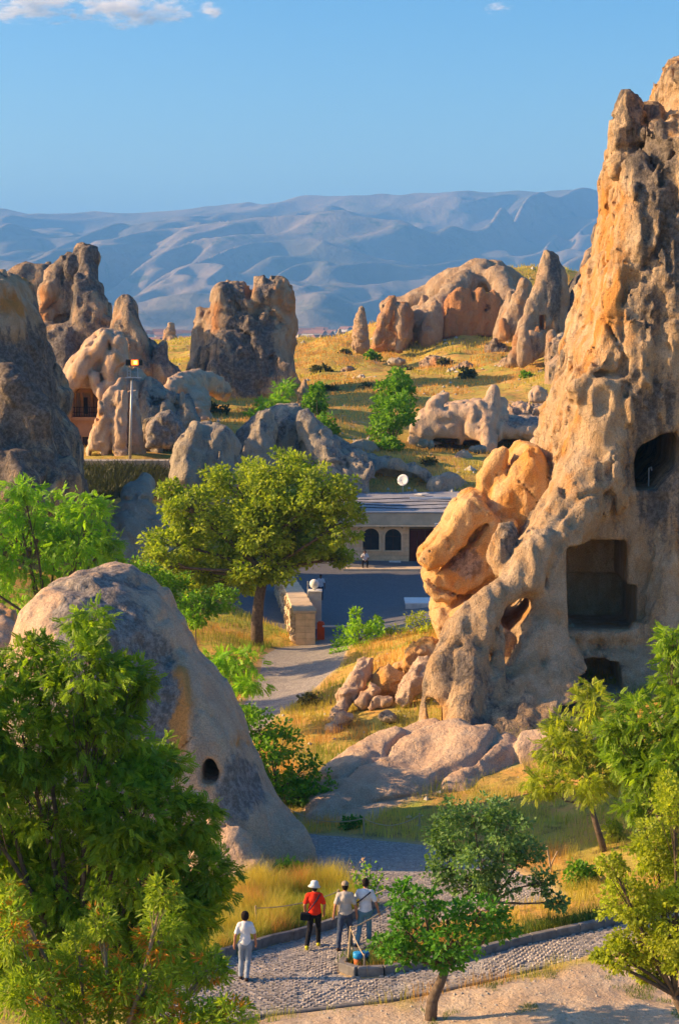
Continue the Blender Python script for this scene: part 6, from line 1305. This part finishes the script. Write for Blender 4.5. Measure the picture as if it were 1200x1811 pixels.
person('woman in white tee and pale grey trousers walking alone on the left', p, 1.68, .05, 'white_cloth', 'greyblue_cloth', female=True, legp=[((-.085, 0, .93), (-.10, .08, .50), (-.115, -.02, .09)), ((.085, 0, .93), (.07, .03, .48), (.03, -.20, .11))],
       arms=[((-.245, -.06, 1.17), (-.27, .0, .93)), ((.24, -.02, 1.17), (.265, .08, .94))])
p = gpix(556, 1675)
e, q = person('man in red tee, white sun hat and yellow shoes walking with a black bag', p, 1.74, 0, 'red_cloth', 'black_cloth', shoe='yellow_shoe', hat='bucket', legp=[((-.09, 0, .93), (-.13, .02, .50), (-.20, -.32, .17)), ((.09, 0, .93), (.10, .16, .50), (.10, .14, .08))],
       arms=[((-.26, -.05, 1.18), (-.25, .10, .98)), ((.27, -.02, 1.17), (.25, .12, .92))])
strap(e, [(.13, -.10, 1.46), (.06, -.145, 1.34), (-.06, -.15, 1.18), (-.18, -.14, 1.02), (-.23, -.12, .98)], .035); strap(e, [(.13, -.10, 1.46), (.13, .05, 1.50), (.05, .15, 1.32)], .03)
b_ = MB().box((-.25, -.12, .90), (.24, .11, .20), 0, .03, 0, .1).mesh('shoulder_bag'); link('shoulder_bag', b_, M['black_cloth'], e)
p = gpix(610, 1677)
person('man in oatmeal tee, cap and navy jeans in the middle of the walkers', p, 1.76, .03, 'oatmeal_cloth', 'navy_denim', hat='cap', legp=[((-.09, 0, .93), (-.14, .0, .50), (-.19, -.18, .09)), ((.09, 0, .93), (.12, .14, .50), (.14, .18, .08))], arms=[((-.26, -.08, 1.18), (-.29, .0, .93)), ((.27, -.02, 1.16), (.30, .06, .90))], bend=.3)
p = gpix(645, 1672)
e, q = person('man in loose white tee with a dark shoulder strap and light blue jeans', p, 1.76, -.08, 'white_cloth', 'blue_denim', legp=[((-.09, 0, .93), (-.14, .05, .50), (-.20, -.14, .09)), ((.09, 0, .93), (.10, .10, .50), (.10, .14, .08))], arms=[((-.29, .02, 1.22), (-.20, .24, 1.24)), ((.29, -.02, 1.17), (.35, .05, .92))], bend=.5)
strap(e, [(.15, -.06, 1.47), (.04, -.14, 1.40), (-.10, -.14, 1.28), (-.21, -.06, 1.17)], .035)
p = gpix(567, 1061)
person('young man in white tee and dark jeans standing in the shaded courtyard', p, 1.76, math.pi, 'white_cloth', 'navy_denim', 'skindark', vox=.026)
p = onray(645, 128.3); zs = at(645, 1000, 129)[2]
person('young man in white tee sitting on the platform step', (p[0], 128.4, zs - .02), 1.76, math.pi, 'white_cloth', 'black_cloth', 'skindark', sit=True, vox=.026, bend=.9,
       legp=[((-.10, 0, .46), (-.19, .42, .50), (-.17, .46, .08)), ((.10, 0, .46), (.19, .42, .50), (.17, .46, .08))], arms=[((-.28, .15, .70), (-.15, .38, .58)), ((.30, .12, .72), (.16, .32, .82))])
for o in SC.objects:
    if o.get('label') == 'young man in white tee sitting on the platform step': o.location.z = zs - .46 + .44
p = onray(506, 115)
person('person in dark clothes sitting on the far end of the rubble wall', (p[0], 115, p[2] + 1.62 - .46), 1.7, math.pi * .8, 'black_cloth', 'black_cloth', 'skin', sit=True, vox=.03, female=True, legp=[((-.10, 0, .46), (-.14, .40, .48), (-.14, .44, .08)), ((.10, 0, .46), (.14, .40, .48), (.14, .44, .08))])
